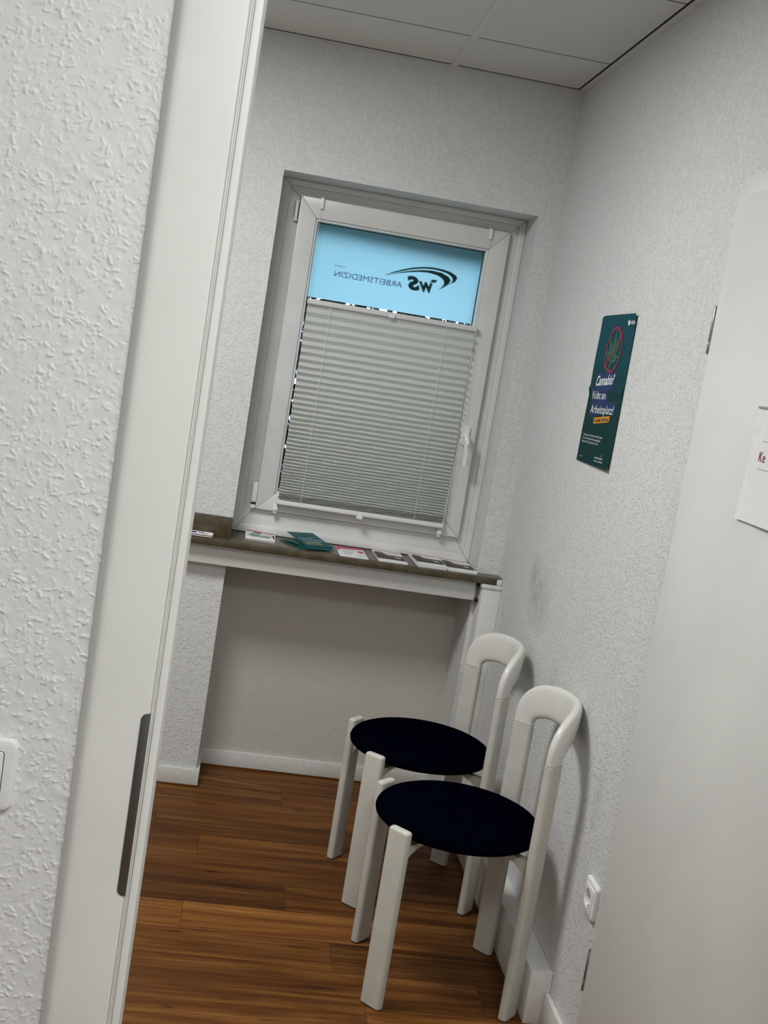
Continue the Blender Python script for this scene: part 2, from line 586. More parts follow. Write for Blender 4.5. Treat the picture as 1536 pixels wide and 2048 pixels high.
# floor slab with its laid planks
floor = struct(box('floor', -1.72, XR + 0.1, -1.3, 4.12, -0.12, -0.009, mBark))
ROW0, RW = 2.893, 0.148
joints = {0: 0.021, 1: 0.304, -1: 0.417, 3: 0.044, 6: 0.309, -2: 0.79, -3: 0.486, 2: -0.62, 4: -0.10, 5: -0.5, -4: 0.1, 7: 0.6}
tints = {0: (1.30, 1.32, 1.30), 1: (0.62, 0.59, 0.54), -1: (0.95, 0.95, 0.92), -2: (0.80, 0.78, 0.74), -3: (0.92, 0.92, 0.9), 2: (0.76, 0.73, 0.68), 3: (0.95, 0.94, 0.9), 4: (0.66, 0.63, 0.58), 5: (0.95, 0.95, 0.94), 6: (0.84, 0.82, 0.8), 7: (0.9, 0.9, 0.86)}
for k in range(-11, 9):
    y0 = ROW0 + k * RW
    y1 = min(y0 + RW, 4.09)
    jx = joints.get(k, -1.1 + (k * 0.53) % 1.3)
    cuts = [-1.7]
    x = jx
    while x - 1.21 > -1.7:
        x -= 1.21
    while x < XR:
        cuts.append(x)
        x += 1.21
    cuts.append(XR)
    base = tints.get(k, (0.9, 0.9, 0.88))
    for a, bb in zip(cuts[:-1], cuts[1:]):
        if bb - a < 0.01:
            continue
        pl = box('plank', a + 0.0003, bb - 0.0003, y0 + 0.0003, y1 - 0.0003, -0.009, 0.0, mWood, floor, bevel=0.0005, seg=1)
        f_ = 1.0
        if k == 1 and a < 0.2: f_ = 0.95
        if k == 1 and a > 0.2: f_ = 1.12
        if k == -1 and a > 0.3: f_ = 0.72
        if k == 3 and a < 0.0: f_ = 0.80
        if k == 6 and a > 0.2: f_ = 1.2
        if k == -3 and a > 0.4: f_ = 1.25
        if k not in joints: f_ = random.uniform(0.85, 1.1)
        pl.color = (base[0] * f_, base[1] * f_, base[2] * f_, 1)
floor_corr = struct(box('floor_corridor', -1.3, 1.4, -1.3, 1.26, -0.009, 0.0, plain('corridor_floor', (0.30, 0.18, 0.10), 0.5, bump=0.1)))

# back wall with the window recess (to the outside) and the blind niche under the sill
XS = [-1.72, NX0, NX1, XR]
YS = [YB, 4.10, 4.26]
ZS = [-0.12, 0.853, 2.088, 2.72]


def back_solid(i, j, k):
    if i == 1 and k == 1: return False
    if i == 1 and k == 0 and j == 0: return False
    return True


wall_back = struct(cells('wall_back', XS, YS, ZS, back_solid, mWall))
# the niche behind the missing radiator takes a duller beige
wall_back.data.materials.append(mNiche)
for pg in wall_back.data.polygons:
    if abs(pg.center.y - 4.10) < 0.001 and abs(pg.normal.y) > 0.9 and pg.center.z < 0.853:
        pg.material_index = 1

# right wall (with the opening behind door_2 filled by the door)
wall_right = struct(box('wall_right', XR, XR + 0.12, 1.36, 4.26, -0.12, 2.72, mWallRight))
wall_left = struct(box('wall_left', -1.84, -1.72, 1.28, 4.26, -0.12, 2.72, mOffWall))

# wall with the doorway we look through: relief plaster towards us
JX0, JX1, DZ = -0.041, 0.80, 2.08
wall_front = struct(cells('wall_front', [-1.72, -0.105, 0.86, XR + 0.12], [1.28, 1.36], [-0.12, 2.11, 2.72],
                          lambda i, j, k: not (i == 1 and k == 0), mWall))


def relief_sheet(name, x0, x1, z0, z1, y, step, dens, mat, parent):
    """Coarse spattered plaster: a sheet displaced by thousands of little curved flakes."""
    rng = np.random.default_rng(5)
    nx, nz = int((x1 - x0) / step) + 1, int((z1 - z0) / step) + 1
    gx = np.linspace(x0, x1, nx)
    gz = np.linspace(z0, z1, nz)
    hgt = np.zeros((nz, nx))
    n = int((x1 - x0) * (z1 - z0) * dens)
    for _ in range(n):
        cx, cz = rng.uniform(x0, x1), rng.uniform(z0, z1)
        ln = 0.0006 + 0.0034 * rng.uniform() ** 1.7
        wd = rng.uniform(0.0007, 0.0016)
        hh = rng.uniform(0.25, 1.0) ** 1.5 * 0.0016
        th = rng.uniform(0, PI)
        kk = rng.uniform(-60, 60)
        R_ = ln + 4.5 * wd + 0.001
        i0, i1 = np.searchsorted(gx, [cx - R_, cx + R_])
        j0, j1 = np.searchsorted(gz, [cz - R_, cz + R_])
        if i1 <= i0 or j1 <= j0:
            continue
        X, Z = np.meshgrid(gx[i0:i1] - cx, gz[j0:j1] - cz)
        u = X * math.cos(th) + Z * math.sin(th)
        v = -X * math.sin(th) + Z * math.cos(th) - kk * u * u
        # one steep flank, one soft flank
        wv = np.where(v > 0, wd * 1.9, wd * 0.5)
        d2 = (np.maximum(np.abs(u) - ln, 0) / wd) ** 2 + (v / wv) ** 2
        hgt[j0:j1, i0:i1] = np.maximum(hgt[j0:j1, i0:i1], hh * np.exp(-d2))
    lump = np.zeros_like(hgt)
    for _ in range(2600):
        cx, cz = rng.uniform(x0, x1), rng.uniform(z0, z1)
        s = rng.uniform(0.002, 0.0085)
        i0, i1 = np.searchsorted(gx, [cx - 2.5 * s, cx + 2.5 * s])
        j0, j1 = np.searchsorted(gz, [cz - 2.5 * s, cz + 2.5 * s])
        lump[j0:j1, i0:i1] += rng.uniform(-0.6, 1) * 0.00055 * np.exp(-(((gx[i0:i1] - cx) ** 2)[None, :] + ((gz[j0:j1] - cz) ** 2)[:, None]) / s ** 2)
    hgt += lump - lump.min() * 0.5
    hgt[0, :] = hgt[-1, :] = hgt[:, 0] = hgt[:, -1] = 0
    X, Z = np.meshgrid(gx, gz)
    co = np.stack([X, y - np.maximum(hgt, -0.0002), Z], -1).reshape(-1, 3)
    idx = np.arange(nx * nz).reshape(nz, nx)
    q = np.stack([idx[:-1, :-1], idx[:-1, 1:], idx[1:, 1:], idx[1:, :-1]], -1).reshape(-1, 4)
    me = bpy.data.meshes.new(name)
    me.vertices.add(len(co))
    me.vertices.foreach_set('co', co.ravel())
    me.loops.add(q.size)
    me.loops.foreach_set('vertex_index', q.ravel())
    me.polygons.add(len(q))
    me.polygons.foreach_set('loop_start', np.arange(0, q.size, 4))
    me.polygons.foreach_set('use_smooth', np.ones(len(q), bool))
    me.update(calc_edges=True)
    me.validate()
    me.materials.append(mat)
    o = bpy.data.objects.new(name, me)
    COL.objects.link(o)
    o.parent = parent
    return o


relief_sheet('plaster_relief', -0.320, -0.1275, 0.58, 2.04, 1.2794, 0.0009, 17000, mNear, wall_front)

# corridor behind the camera
struct(box('wall_corridor_back', -1.42, 1.52, -1.42, -1.3, -0.12, 2.72, mWall))
struct(box('wall_corridor_left', -1.42, -1.3, -1.3, 1.28, -0.12, 2.72, mWall))
struct(box('wall_corridor_right', 1.4, 1.52, -1.3, 1.28, -0.12, 2.72, mWall))
struct(box('ceiling_corridor', -1.42, 1.52, -1.42, 1.28, 2.50, 2.62, mWall))

# suspended ceiling: dark void board, tiles, grid bars and edge trims
ceiling = struct(box('ceiling', -1.72, XR, 1.36, YB, 2.535, 2.60, mVoid))
tx = [-1.72, -1.383, -0.758, -0.133, 0.492, XR]
ty = [1.36, 1.63, 2.255, 2.88, 3.505, YB]
for i in range(len(tx) - 1):
    for j in range(len(ty) - 1):
        xa = tx[i] + (0.0122 if i else 0.022)
        xb = tx[i + 1] - (0.0122 if i < len(tx) - 2 else 0.0285)
        ya = ty[j] + (0.0028 if j else 0.0)
        yb = ty[j + 1] - (0.0028 if j < len(ty) - 2 else 0.031)
        if i == 2 + 0 and j == 1 and False:
            continue
        tl_ = box('ceiling_tile', xa, xb, ya, yb, 2.502, 2.517, mTile, ceiling)
        tl_.data.materials.append(mTileEdge)
        for pg in tl_.data.polygons:
            if abs(pg.normal.z) < 0.5:
                pg.material_index = 1
for x in tx[1:-1]:
    box('grid_bar', x - 0.0118, x + 0.0118, 1.36, YB - 0.0025, 2.5005, 2.534, mGrid, ceiling, bevel=0.001, seg=1)
box('edge_trim', XR - 0.0225, XR - 0.0003, 1.36, YB, 2.4985, 2.5015, mGrid, ceiling)
box('edge_trim', -1.72, XR - 0.0228, YB - 0.0225, YB - 0.0003, 2.4985, 2.5015, mGrid, ceiling)

# lamps in the two ceilings (outside the frame): frame and diffuser
for nm, lx, ly, lab in (('ceiling_lamp', -0.445, 2.5675, 'flat square LED panel set under the ceiling tiles of the waiting room'),
                        ('ceiling_lamp', 0.45, 0.20, 'flat square LED panel on the corridor ceiling')):
    t = empty(nm, (lx, ly, 2.5))
    tag(t, lab, 'lamp')
    s = 0.30
    cells('lamp_frame', [-s, -s + 0.018, s - 0.018, s], [-s, -s + 0.018, s - 0.018, s], [-0.012, 0.0],
          lambda i, j, k: not (i == 1 and j == 1), mPlastic, t)
    box('diffuser', -s + 0.018, s - 0.018, -s + 0.018, s - 0.018, -0.006, -0.001, mDiff, t)

# baseboards
struct(box('baseboard_back', -1.72, 0.017, 3.868, YB, 0.0, 0.060, mTrim, bevel=0.002))
struct(box('baseboard_niche', NX0 + 0.012, NX1, 4.088, 4.0999, 0.0, 0.060, mTrim, bevel=0.002))
struct(box('baseboard_niche_side', NX0 + 0.0001, NX0 + 0.012, YB + 0.0005, 4.0995, 0.0, 0.060, mTrim, bevel=0.002))
struct(box('baseboard_right', 0.920, XR - 0.0003, 2.36, 2.5885, 0.0, 0.087, mTrim, bevel=0.003))
for (xa, xb, ya, yb) in ((-1.72, 0.0165, 3.8635, 3.8679), (0.0172, NX1, 4.0835, 4.0879), (0.8725, 0.8769, 2.64, 3.799)):
    box('edge_strip', xa, xb, ya, yb, 0.0001, 0.0055, mWood, floor, bevel=0.0008, seg=1).color = (0.8, 0.78, 0.75, 1)
# boxed-in pipes: low run along the right wall and the upright one in the corner
struct(box('trim_1', 0.877, XR - 0.0003, 2.590, 3.799, 0.0, 0.137, mTrim, bevel=0.002))
tr2 = struct(box('trim_2', 0.868, XR - 0.0003, 3.80, 4.0995, 0.0, 0.838, mTrim, bevel=0.002))
box('cap', 0.863, XR - 0.0003, 3.795, 3.8795, 0.838, 0.852, mTrim, tr2, bevel=0.002)
# pale board closing the top of the niche, carrying the sill
struct(box('trim_3', -0.9, 0.853, 3.838, 3.8797, 0.784, 0.8515, mTrim, bevel=0.002))
# two dark chipped plugs in the gap at its right end
for z in (0.842, 0.786):
    s_ = struct(lathe('trim_4', [(0.0001, z + 0.009), (0.006, z + 0.008), (0.008, z), (0.005, z - 0.006), (0.0001, z - 0.007)], mInk, n=9, c=(0.8595, 3.834)))

# ================================================================== DOORWAY WE LOOK THROUGH
d1 = struct(empty('door_1', (0, 0, 0)))
prof = [(-0.1340, 1.2795), (-0.1335, 1.2775), (-0.1270, 1.2665), (-0.1240, 1.2635), (-0.1205, 1.2622), (-0.1160, 1.262), (-0.0610, 1.262), (-0.0587, 1.2625), (-0.0578, 1.2635),
        (-0.0572, 1.2660), (-0.0525, 1.2660), (-0.0520, 1.2640), (-0.0513, 1.2635), (-0.0448, 1.2635), (-0.0438, 1.2642), (-0.0434, 1.2660),
        (-0.0434, 1.3655), (-0.126, 1.3655), (-0.126, 1.3602), (-0.106, 1.3602), (-0.106, 1.2795)]
prism('casing_left', prof, 0.0, 2.14, 'z', mCasing, d1, smooth=True)
prism('casing_right', [(0.80 + (-0.0434 - q[0]), q[1]) for q in prof], 0.0, 2.14, 'z', mCasing, d1, smooth=True)
box('casing_head', -0.0430, 0.7995, 1.262, 1.3655, 2.08, 2.14, mCasing, d1, bevel=0.001)
for gx, gr in ((-0.0558, 0.0013), (-0.0536, 0.0012)):
    tube('gasket', [(gx, 1.2655, 0.0), (gx, 1.2655, 1.0), (gx, 1.2655, 2.08)], gr, mGasket, d1, n=8)
# strike plate wrapped over the edge of the casing
sp = [(-0.0562, 0.897), (-0.0562, 1.1115)]
for k in range(7):
    a = math.radians(90 + 15 * k)
    sp.append((-0.0590 + 0.0072 * math.cos(a), 1.1043 + 0.0072 * math.sin(a)))
for k in range(7):
    a = math.radians(180 + 15 * k)
    sp.append((-0.0590 + 0.0072 * math.cos(a), 0.9042 + 0.0072 * math.sin(a)))
strike = prism('strike_plate', sp, 1.2608, 1.2668, 'y', mSteel, d1, bevel=0.0005, seg=2)
strike['label'] = 'dark steel strike plate'

# light switch on the plaster
sw = empty('light_switch', (-0.2365, 1.2795, 1.018))
tag(sw, 'white square light switch on the coarse plaster at the left edge', 'switch')
bm = bmesh.new()
o_ = rrect(-0.0415, 0.0415, -0.0415, 0.0415, 0.009, 5)
i_ = rrect(-0.0285, 0.0285, -0.0285, 0.0285, 0.004, 5)
rings = [[(q[0], 0.0, q[1]) for q in o_], [(q[0] * 0.992, -0.005, q[1] * 0.992) for q in o_], [(q[0] * 0.955, -0.0085, q[1] * 0.955) for q in o_],
         [(q[0] * 0.90, -0.0095, q[1] * 0.90) for q in o_], [(q[0], -0.0095, q[1]) for q in i_], [(q[0], -0.003, q[1]) for q in i_]]
vr = [[bm.verts.new(q) for q in rg] for rg in rings]
for a, c in zip(vr[:-1], vr[1:]):
    for k in range(len(a)):
        bm.faces.new((a[k], a[(k + 1) % len(a)], c[(k + 1) % len(a)], c[k]))
bm.faces.new(vr[0]); bm.faces.new(vr[-1])
bm_obj('switch_frame', bm, mPlastic, sw, smooth=True, angle=math.radians(40))
prism('gap_liner', rrect(-0.0283, 0.0283, -0.0283, 0.0283, 0.004, 5), -0.0035, -0.003, 'y', mPlasticShade, sw)
prism('rocker', rrect(-0.0274, 0.0274, -0.0274, 0.0274, 0.0035, 5), -0.0115, -0.0036, 'y', mPlastic, sw, bevel=0.0012)

# ================================================================== DOOR IN THE RIGHT WALL
d2 = struct(empty('door_2', (0, 0, 0)))
LY1, LY0 = 2.312, 1.452
LX = 0.905
box('door_leaf', LX, 0.9308, LY0, LY1, 0.012, 1.9725, mDoor, d2, bevel=0.003)
# casing: far upright, near upright and head, mitred look with the head on top
prism('casing_upright', [(0.921, 2.312), (0.921, 2.333), (0.9235, 2.336), (0.9325, 2.336), (0.9325, 2.312)], 0.0, 1.9745, 'z', mCasing, d2, smooth=True)
prism('casing_head', [(1.425, 1.9745), (2.336, 1.9745), (2.336, 2.0115), (1.425, 2.0115)], 0.921, 0.9325, 'x', mCasing, d2, bevel=0.002)
for hz in (1.7045, 0.301):
    h = lathe('hinge', [(0.0001, hz + 0.050), (0.0026, hz + 0.0495), (0.0031, hz + 0.046), (0.0031, hz + 0.0435), (0.0036, hz + 0.043), (0.0036, hz - 0.024), (0.0033, hz - 0.0245),
                       (0.0036, hz - 0.025), (0.0036, hz - 0.045), (0.0030, hz - 0.0455), (0.0030, hz - 0.049), (0.0001, hz - 0.050)], mHinge, d2, n=14, c=(LX + 0.0005, LY1 + 0.0040))

# sheet in a plastic sleeve taped to the door
pp = empty('door_notice', (LX - 0.0004, 1.87, 1.463))
tag(pp, 'white notice sheet in a clear sleeve taped to the door, dark red lettering', 'notice')
nv, nf = [], []
NA, NB = 22, 16
W2, H2 = 0.1485, 0.105


def sheet_x(u, v):
    # stands off the leaf a little at the foot and waves gently
    return -(0.0012 + 0.0035 * max(0, -v / H2) ** 2 + 0.0012 * (1 + math.sin(u * 32 + 1.0)) * (0.4 + 0.6 * max(0, -v / H2)))


for j in range(NB + 1):
    for i in range(NA + 1):
        u, v = -W2 + 2 * W2 * i / NA, -H2 + 2 * H2 * j / NB
        nv.append((sheet_x(u, v), u, v))
for j in range(NB):
    for i in range(NA):
        a = j * (NA + 1) + i
        nf.append((a, a + NA + 1, a + NA + 2, a + 1))
mesh_obj('paper', nv, nf, mPaper, pp, smooth=True)
kv, kf = text_mesh('Ke', 0.0185, bold=0.004, width=0.026)
# u runs towards the camera as y falls
mesh_obj('lettering', [(sheet_x(0.105 - q[0], 0.004 + q[1]) - 0.0006, 0.105 - q[0], 0.0045 + q[1]) for q in kv], [f_ for f_ in kf], mInkRed, pp)
for zz in (0.041, -0.0085):
    mesh_obj('ruled_line', [(sheet_x(0.102 - 0.2 * t, zz) - 0.0005, 0.102 - 0.2 * t, zz + d_) for t in [k / 16 for k in range(17)] for d_ in (-0.0004, 0.0004)],
             [(2 * k, 2 * k + 1, 2 * k + 3, 2 * k + 2) for k in range(16)], mGrey, pp)
prism('tape_strip', [(-0.14, 0.098), (0.144, 0.098), (0.144, 0.1015), (-0.14, 0.1015)], -0.0035, -0.0032, 'x', mGrey, pp)

# ================================================================== SOCKET
sk = empty('wall_socket', (XR - 0.0003, 2.430, 0.414))
tag(sk, 'white round earthed power socket low on the right wall', 'socket')
bm = bmesh.new()
o_ = []
_c = rrect(-0.0405, 0.0405, -0.0405, 0.0405, 0.008, 6)
for _a, _b in zip(_c, _c[1:] + _c[:1]):
    _m = max(1, int(math.hypot(_b[0] - _a[0], _b[1] - _a[1]) / 0.006))
    o_ += [(_a[0] + (_b[0] - _a[0]) * t / _m, _a[1] + (_b[1] - _a[1]) * t / _m) for t in range(_m)]
nn = len(o_)


def circ(r_, x_):
    # same vertex count as the rounded square, matched by angle
    out = []
    for q in o_:
        a = math.atan2(q[1], q[0])
        out.append((x_, r_ * math.cos(a), r_ * math.sin(a)))
    return out


rings = [[(0.0, q[0], q[1]) for q in o_], [(-0.006, q[0] * 0.99, q[1] * 0.99) for q in o_], [(-0.0095, q[0] * 0.95, q[1] * 0.95) for q in o_], [(-0.0105, q[0] * 0.88, q[1] * 0.88) for q in o_],
         [(-0.0105, q[0] * 0.715, q[1] * 0.715) for q in o_], [(-0.0125, q[0] * 0.70, q[1] * 0.70) for q in o_], circ(0.0215, -0.0135), circ(0.0200, -0.0125), circ(0.0195, 0.002)]
vr = [[bm.verts.new(q) for q in rg] for rg in rings]
for a, c in zip(vr[:-1], vr[1:]):
    for k in range(nn):
        bm.faces.new((a[k], a[(k + 1) % nn], c[(k + 1) % nn], c[k]))
bm.faces.new(vr[0]); bm.faces.new(vr[-1])
bm_obj('socket_frame', bm, mPlastic, sk, smooth=True, angle=math.radians(35))
for dy in (-0.0095, 0.0095):
    prism('pin_hole', [(dy + 0.0028 * math.cos(a * PI / 6), 0.0028 * math.sin(a * PI / 6)) for a in range(12)], 0.0008, 0.0018, 'x', mSealDark, sk)
for dz in (-1, 1):
    box('earth_clip', -0.010, 0.0015, -0.0025, 0.0025, dz * 0.0188 - 0.001, dz * 0.0188 + 0.001, mHinge, sk)

# ================================================================== SILL
sill = empty('window_sill', (0, 0, 0))
tag(sill, 'brown polished stone sill with chipped front edge under the window', 'sill')
prism('sill_slab', [(-0.9, 3.800), (0.912, 3.800), (0.9325, 3.812), (0.9325, 3.8797), (NX1 - 0.0003, 3.8797), (NX1 - 0.0003, 4.049), (NX0 + 0.0003, 4.049), (NX0 + 0.0003, 3.8797), (-0.9, 3.8797)],
      0.8525, SILL, 'z', mStone, sill, bevel=0.0018)
box('mortar_patch', 0.9125, 0.9322, 3.7995, 3.8075, 0.8535, 0.8730, mTrim, sill, bevel=0.002)
box('upstand', -0.9, NX0 + 0.0005, 3.862, 3.8797, SILL + 0.0003, 0.943, mStone, sill, bevel=0.0015)

# ================================================================== WINDOW
win = struct(empty('window_1', (0, 0, 0)))


def frame4(names, x0, x1, z0, z1, wd, y0, y1, mat, parent, bevel):
    """Four mitred members: left, right, top, bottom."""
    xi0, xi1, zi0, zi1 = x0 + wd[0], x1 - wd[1], z0 + wd[3], z1 - wd[2]
    g = 0.00025
    P_ = [[(x0, z0 + g), (xi0, zi0 + g), (xi0, zi1 - g), (x0, z1 - g)],
          [(x1, z0 + g), (x1, z1 - g), (xi1, zi1 - g), (xi1, zi0 + g)],
          [(x0 + g, z1), (xi0 + g, zi1), (xi1 - g, zi1), (x1 - g, z1)],
          [(x0 + g, z0), (x1 - g, z0), (xi1 - g, zi0), (xi0 + g, zi0)]]
    for nme, pol in zip(names, P_):
        prism(nme, pol, y0, y1, 'y', mat, parent, bevel=bevel)


# fixed frame against the reveal, then the opening sash in front of it
frame4(('frame_jamb', 'frame_jamb', 'frame_head', 'frame_foot'), NX0 + 0.0005, NX1 - 0.0005, SILL + 0.001, 2.0875, (0.09, 0.08, 0.075, 0.11), 4.050, 4.118, mPVC, win, 0.002)
frame4(('frame_lip', 'frame_lip', 'frame_lip_head', 'frame_lip_foot'), NX0 + 0.0005, NX1 - 0.0005, SILL + 0.001, 2.0875, (0.03, 0.022, 0.02, 0.03), 4.038, 4.0495, mPVC, win, 0.003)
frame4(('sash_stile', 'sash_stile', 'sash_rail', 'sash_rail'), 0.075, 0.801, 0.963, 2.037, (0.060, 0.065, 0.066, 0.060), 4.028, 4.050, mPVC, win, 0.0025)
frame4(('glazing_bead', 'glazing_bead', 'glazing_bead', 'glazing_bead'), 0.1345, 0.7365, 1.0225, 1.9715, (0.0085, 0.0085, 0.0085, 0.0085), 4.036, 4.0705, mPVC, win, 0.002)
frame4(('glass_seal', 'glass_seal', 'glass_seal', 'glass_seal'), 0.140, 0.731, 1.028, 1.966, (0.0055, 0.0055, 0.0055, 0.0055), 4.0700, 4.0728, mSealDark, win, 0.0)
box('glass_pane', 0.1405, 0.7305, 1.0285, 1.9655, 4.0735, 4.0765, mGlass, win)
FILM_Y = 4.0785
film = mesh_obj('frosted_film', [(0.143, FILM_Y, 1.712), (0.7295, FILM_Y, 1.712), (0.7295, FILM_Y, 1.964), (0.143, FILM_Y, 1.964)], [(0, 1, 2, 3)], mFilm, win)
film['label'] = 'pale blue frosted film across the top of the pane'
# outer rebate so no light slips round the pane
frame4(('outer_rebate', 'outer_rebate', 'outer_rebate', 'outer_rebate'), 0.094, 0.775, 0.985, 2.013, (0.0485, 0.0465, 0.049, 0.0435), 4.080, 4.110, mPVC, win, 0.0)

# lettering on the outside of the film, reading the right way from the street
LYY = FILM_Y + 0.0014


def outside_text(s, x_right, z, h, wdt, shear, bold, name):
    v, f_ = text_mesh(s, h, shear=shear, bold=bold, width=wdt)
    mesh_obj(name, [(x_right - q[0], LYY, z + q[1]) for q in v], f_, mFoilDark if bold > 0.01 else mFoilBlue, win)


outside_text('ARBEITSMEDIZIN', 0.4645, 1.7955, 0.0195, 0.238, 0.0, 0.0, 'film_lettering')
outside_text('GmbH', 0.2600, 1.8290, 0.0065, 0.037, 0.0, 0.0, 'film_lettering')
outside_text('W', 0.5690, 1.7965, 0.0300, 0.050, 0.22, 0.075, 'film_monogram')
outside_text('S', 0.5270, 1.7970, 0.0420, 0.049, 0.22, 0.06, 'film_monogram')
mesh_obj('film_monogram', [(0.5830, LYY, 1.8415), (0.5640, LYY, 1.8405), (0.5595, LYY, 1.8310), (0.5775, LYY, 1.8310)], [(0, 1, 2, 3)], mFoilDark, win)
s1o = [(0.3989, 1.8288), (0.4275, 1.8446), (0.4598, 1.8585), (0.4925, 1.8700), (0.5259, 1.8777), (0.5600, 1.8818), (0.5950, 1.8812), (0.6237, 1.8768), (0.6445, 1.8680), (0.6512, 1.8595), (0.6465, 1.8470), (0.6275, 1.8330)]
s1i = [(0.3991, 1.8284), (0.4280, 1.8404), (0.4605, 1.8530), (0.4933, 1.8643), (0.5267, 1.8720), (0.5609, 1.8754), (0.5890, 1.8742), (0.6142, 1.8698), (0.6290, 1.8622), (0.6358, 1.8537), (0.6348, 1.8445), (0.6273, 1.8326)]
s2o = [(0.3995, 1.8278), (0.4316, 1.8397), (0.4610, 1.8503), (0.4941, 1.8603), (0.5276, 1.8673), (0.5618, 1.8707), (0.5936, 1.8685), (0.6196, 1.8594), (0.6295, 1.8491), (0.6255, 1.8349), (0.6088, 1.8202), (0.5898, 1.8085)]
s2i = [(0.3997, 1.8274), (0.4450, 1.8420), (0.4782, 1.8510), (0.5117, 1.8580), (0.5425, 1.8612), (0.5707, 1.8590), (0.5860, 1.8555), (0.5960, 1.8510), (0.6055, 1.8434), (0.6083, 1.8337), (0.6040, 1.8225), (0.5896, 1.8081)]
for so, si in ((s1o, s1i), (s2o, s2i)):
    vv = []
    for a, c in zip(so, si):
        vv += [(a[0], LYY, a[1]), (c[0], LYY, c[1])]
    mesh_obj('film_swoosh', vv, [(2 * k, 2 * k + 1, 2 * k + 3, 2 * k + 2) for k in range(len(so) - 1)], mFoilDark, win)

# window furniture: hinges left, handle right
hu = empty('window_hinge'); hu.parent = win
tube('hinge_barrel', [(0.0655, 4.036, 1.962), (0.0655, 4.036, 2.018)], 0.0062, mPlastic, hu, n=12)
tube('hinge_pin', [(0.0655, 4.036, 1.952), (0.0655, 4.036, 1.961)], 0.0072, mPlastic, hu, n=12)
box('hinge_gap', 0.0722, 0.0746, 4.033, 4.037, 1.955, 2.035, mSealDark, hu)
box('hinge_gap', 0.0580, 0.0592, 4.0335, 4.037, 1.964, 2.018, mSealDark, hu)
hl = empty('window_hinge'); hl.parent = win
box('hinge_cover', 0.0575, 0.0745, 4.026, 4.037, 0.985, 1.055, mPlastic, hl, bevel=0.002)
box('hinge_foot', 0.0560, 0.0745, 4.028, 4.037, 0.963, 0.976, mPlastic, hl, bevel=0.002)
box('hinge_gap', 0.058, 0.0742, 4.0305, 4.037, 0.9765, 0.9845, mSealDark, hl)
wh = empty('window_handle'); wh.parent = win
prism('rosette', rrect(0.748, 0.776, 1.290, 1.362, 0.012, 5), 4.019, 4.0279, 'y', mPlastic, wh, bevel=0.002)
tube('lever', [(0.762, 4.024, 1.326), (0.762, 3.998, 1.326), (0.7622, 3.985, 1.324), (0.763, 3.977, 1.316), (0.7645, 3.974, 1.300), (0.767, 3.975, 1.27), (0.769, 3.976, 1.235), (0.769, 3.977, 1.222)], 0.0095, mPlastic, wh, n=12)

# ================================================================== PLEATED BLIND
bl = empty('pleated_blind', (0, 0, 0))
tag(bl, 'off white pleated blind covering the lower window pane', 'blind')
BX0, BX1, BY = 0.148, 0.732, 4.010
# fold heights, wide at the top and crowded at the foot
zz_ = [1.688]
p_ = 0.0300
while zz_[-1] > 1.040:
    zz_.append(zz_[-1] - p_)
    p_ = max(0.0098, p_ * 0.9655)
while zz_[-1] > 1.010:
    zz_.append(zz_[-1] - 0.0048)
nfold = len(zz_)
bv, bf = [], []
Lh = 0.0215
row = 0
NXB = 24
for k in range(nfold - 1):
    p0 = zz_[k] - zz_[k + 1]
    amp = math.sqrt(max(1e-8, Lh ** 2 - (p0 / 2) ** 2)) * 0.75
    amp = min(max(amp, 0.0105), 0.0150)
    for (zq, yq) in ((zz_[k], BY - amp / 2), (zz_[k] - p0 / 2, BY + amp / 2)):
        for i in range(NXB + 1):
            x = BX0 + (BX1 - BX0) * i / NXB
            wob = 0.0006 * math.sin(i * 1.7 + k * 0.9) + 0.0005 * math.sin(i * 0.8 + k * 2.1)
            bv.append((x + 0.0008 * math.sin(k * 1.3), yq + wob, zq + wob * 0.7))
        row += 1
for j in range(row - 1):
    for i in range(NXB):
        a = j * (NXB + 1) + i
        bf.append((a, a + 1, a + NXB + 2, a + NXB + 1))
mesh_obj('pleated_cloth', bv, bf, mCloth, bl)
prism('top_rail', [(4.000, 1.686), (3.9985, 1.690), (3.9985, 1.699), (4.001, 1.7025), (4.018, 1.7025), (4.020, 1.699), (4.020, 1.688), (4.018, 1.686)], BX0 - 0.002, BX1 + 0.003, 'x', mAlu, bl)
prism('bottom_rail', [(4.003, 0.990), (3.999, 0.994), (3.9985, 1.000), (4.001, 1.006), (4.005, 1.0085), (4.016, 1.0085), (4.019, 1.005), (4.020, 0.996), (4.017, 0.990)], BX0 - 0.002, BX1 + 0.003, 'x', mAlu, bl, smooth=True)
for zg in (1.6935, 0.993):
    prism('grip', rrect(0.426, 0.447, zg - 0.010, zg + 0.003, 0.002, 3), 3.990, 3.9984, 'y', mPlastic, bl, bevel=0.001)
for cx, top in ((0.147, True), (0.731, True), (0.144, False), (0.727, False)):
    c_ = empty('clamp'); c_.parent = bl
    if top:
        box('clamp_body', cx - 0.006, cx + 0.006, 4.0165, 4.0279, 2.003, 2.043, mPlastic, c_, bevel=0.0015)
        box('clamp_hook', cx - 0.006, cx + 0.006, 4.0165, 4.046, 2.0375, 2.042, mPlastic, c_, bevel=0.001)
    else:
        box('clamp_body', cx - 0.0065, cx + 0.0065, 4.0165, 4.0279, 0.958, 0.990, mPlastic, c_, bevel=0.0015)
        box('clamp_pad', cx - 0.0085, cx + 0.0085, 4.012, 4.0162, 0.968, 0.980, mPlastic, c_, bevel=0.0012)
for cx in (0.228, 0.629):
    tube('tension_cord', [(cx, 4.0015, 1.686), (cx, 4.0015, 1.40), (cx, 4.0015, 1.008)], 0.0007, mPlastic, bl, n=6)
cord = [(0.7345, 4.002, 1.686)]
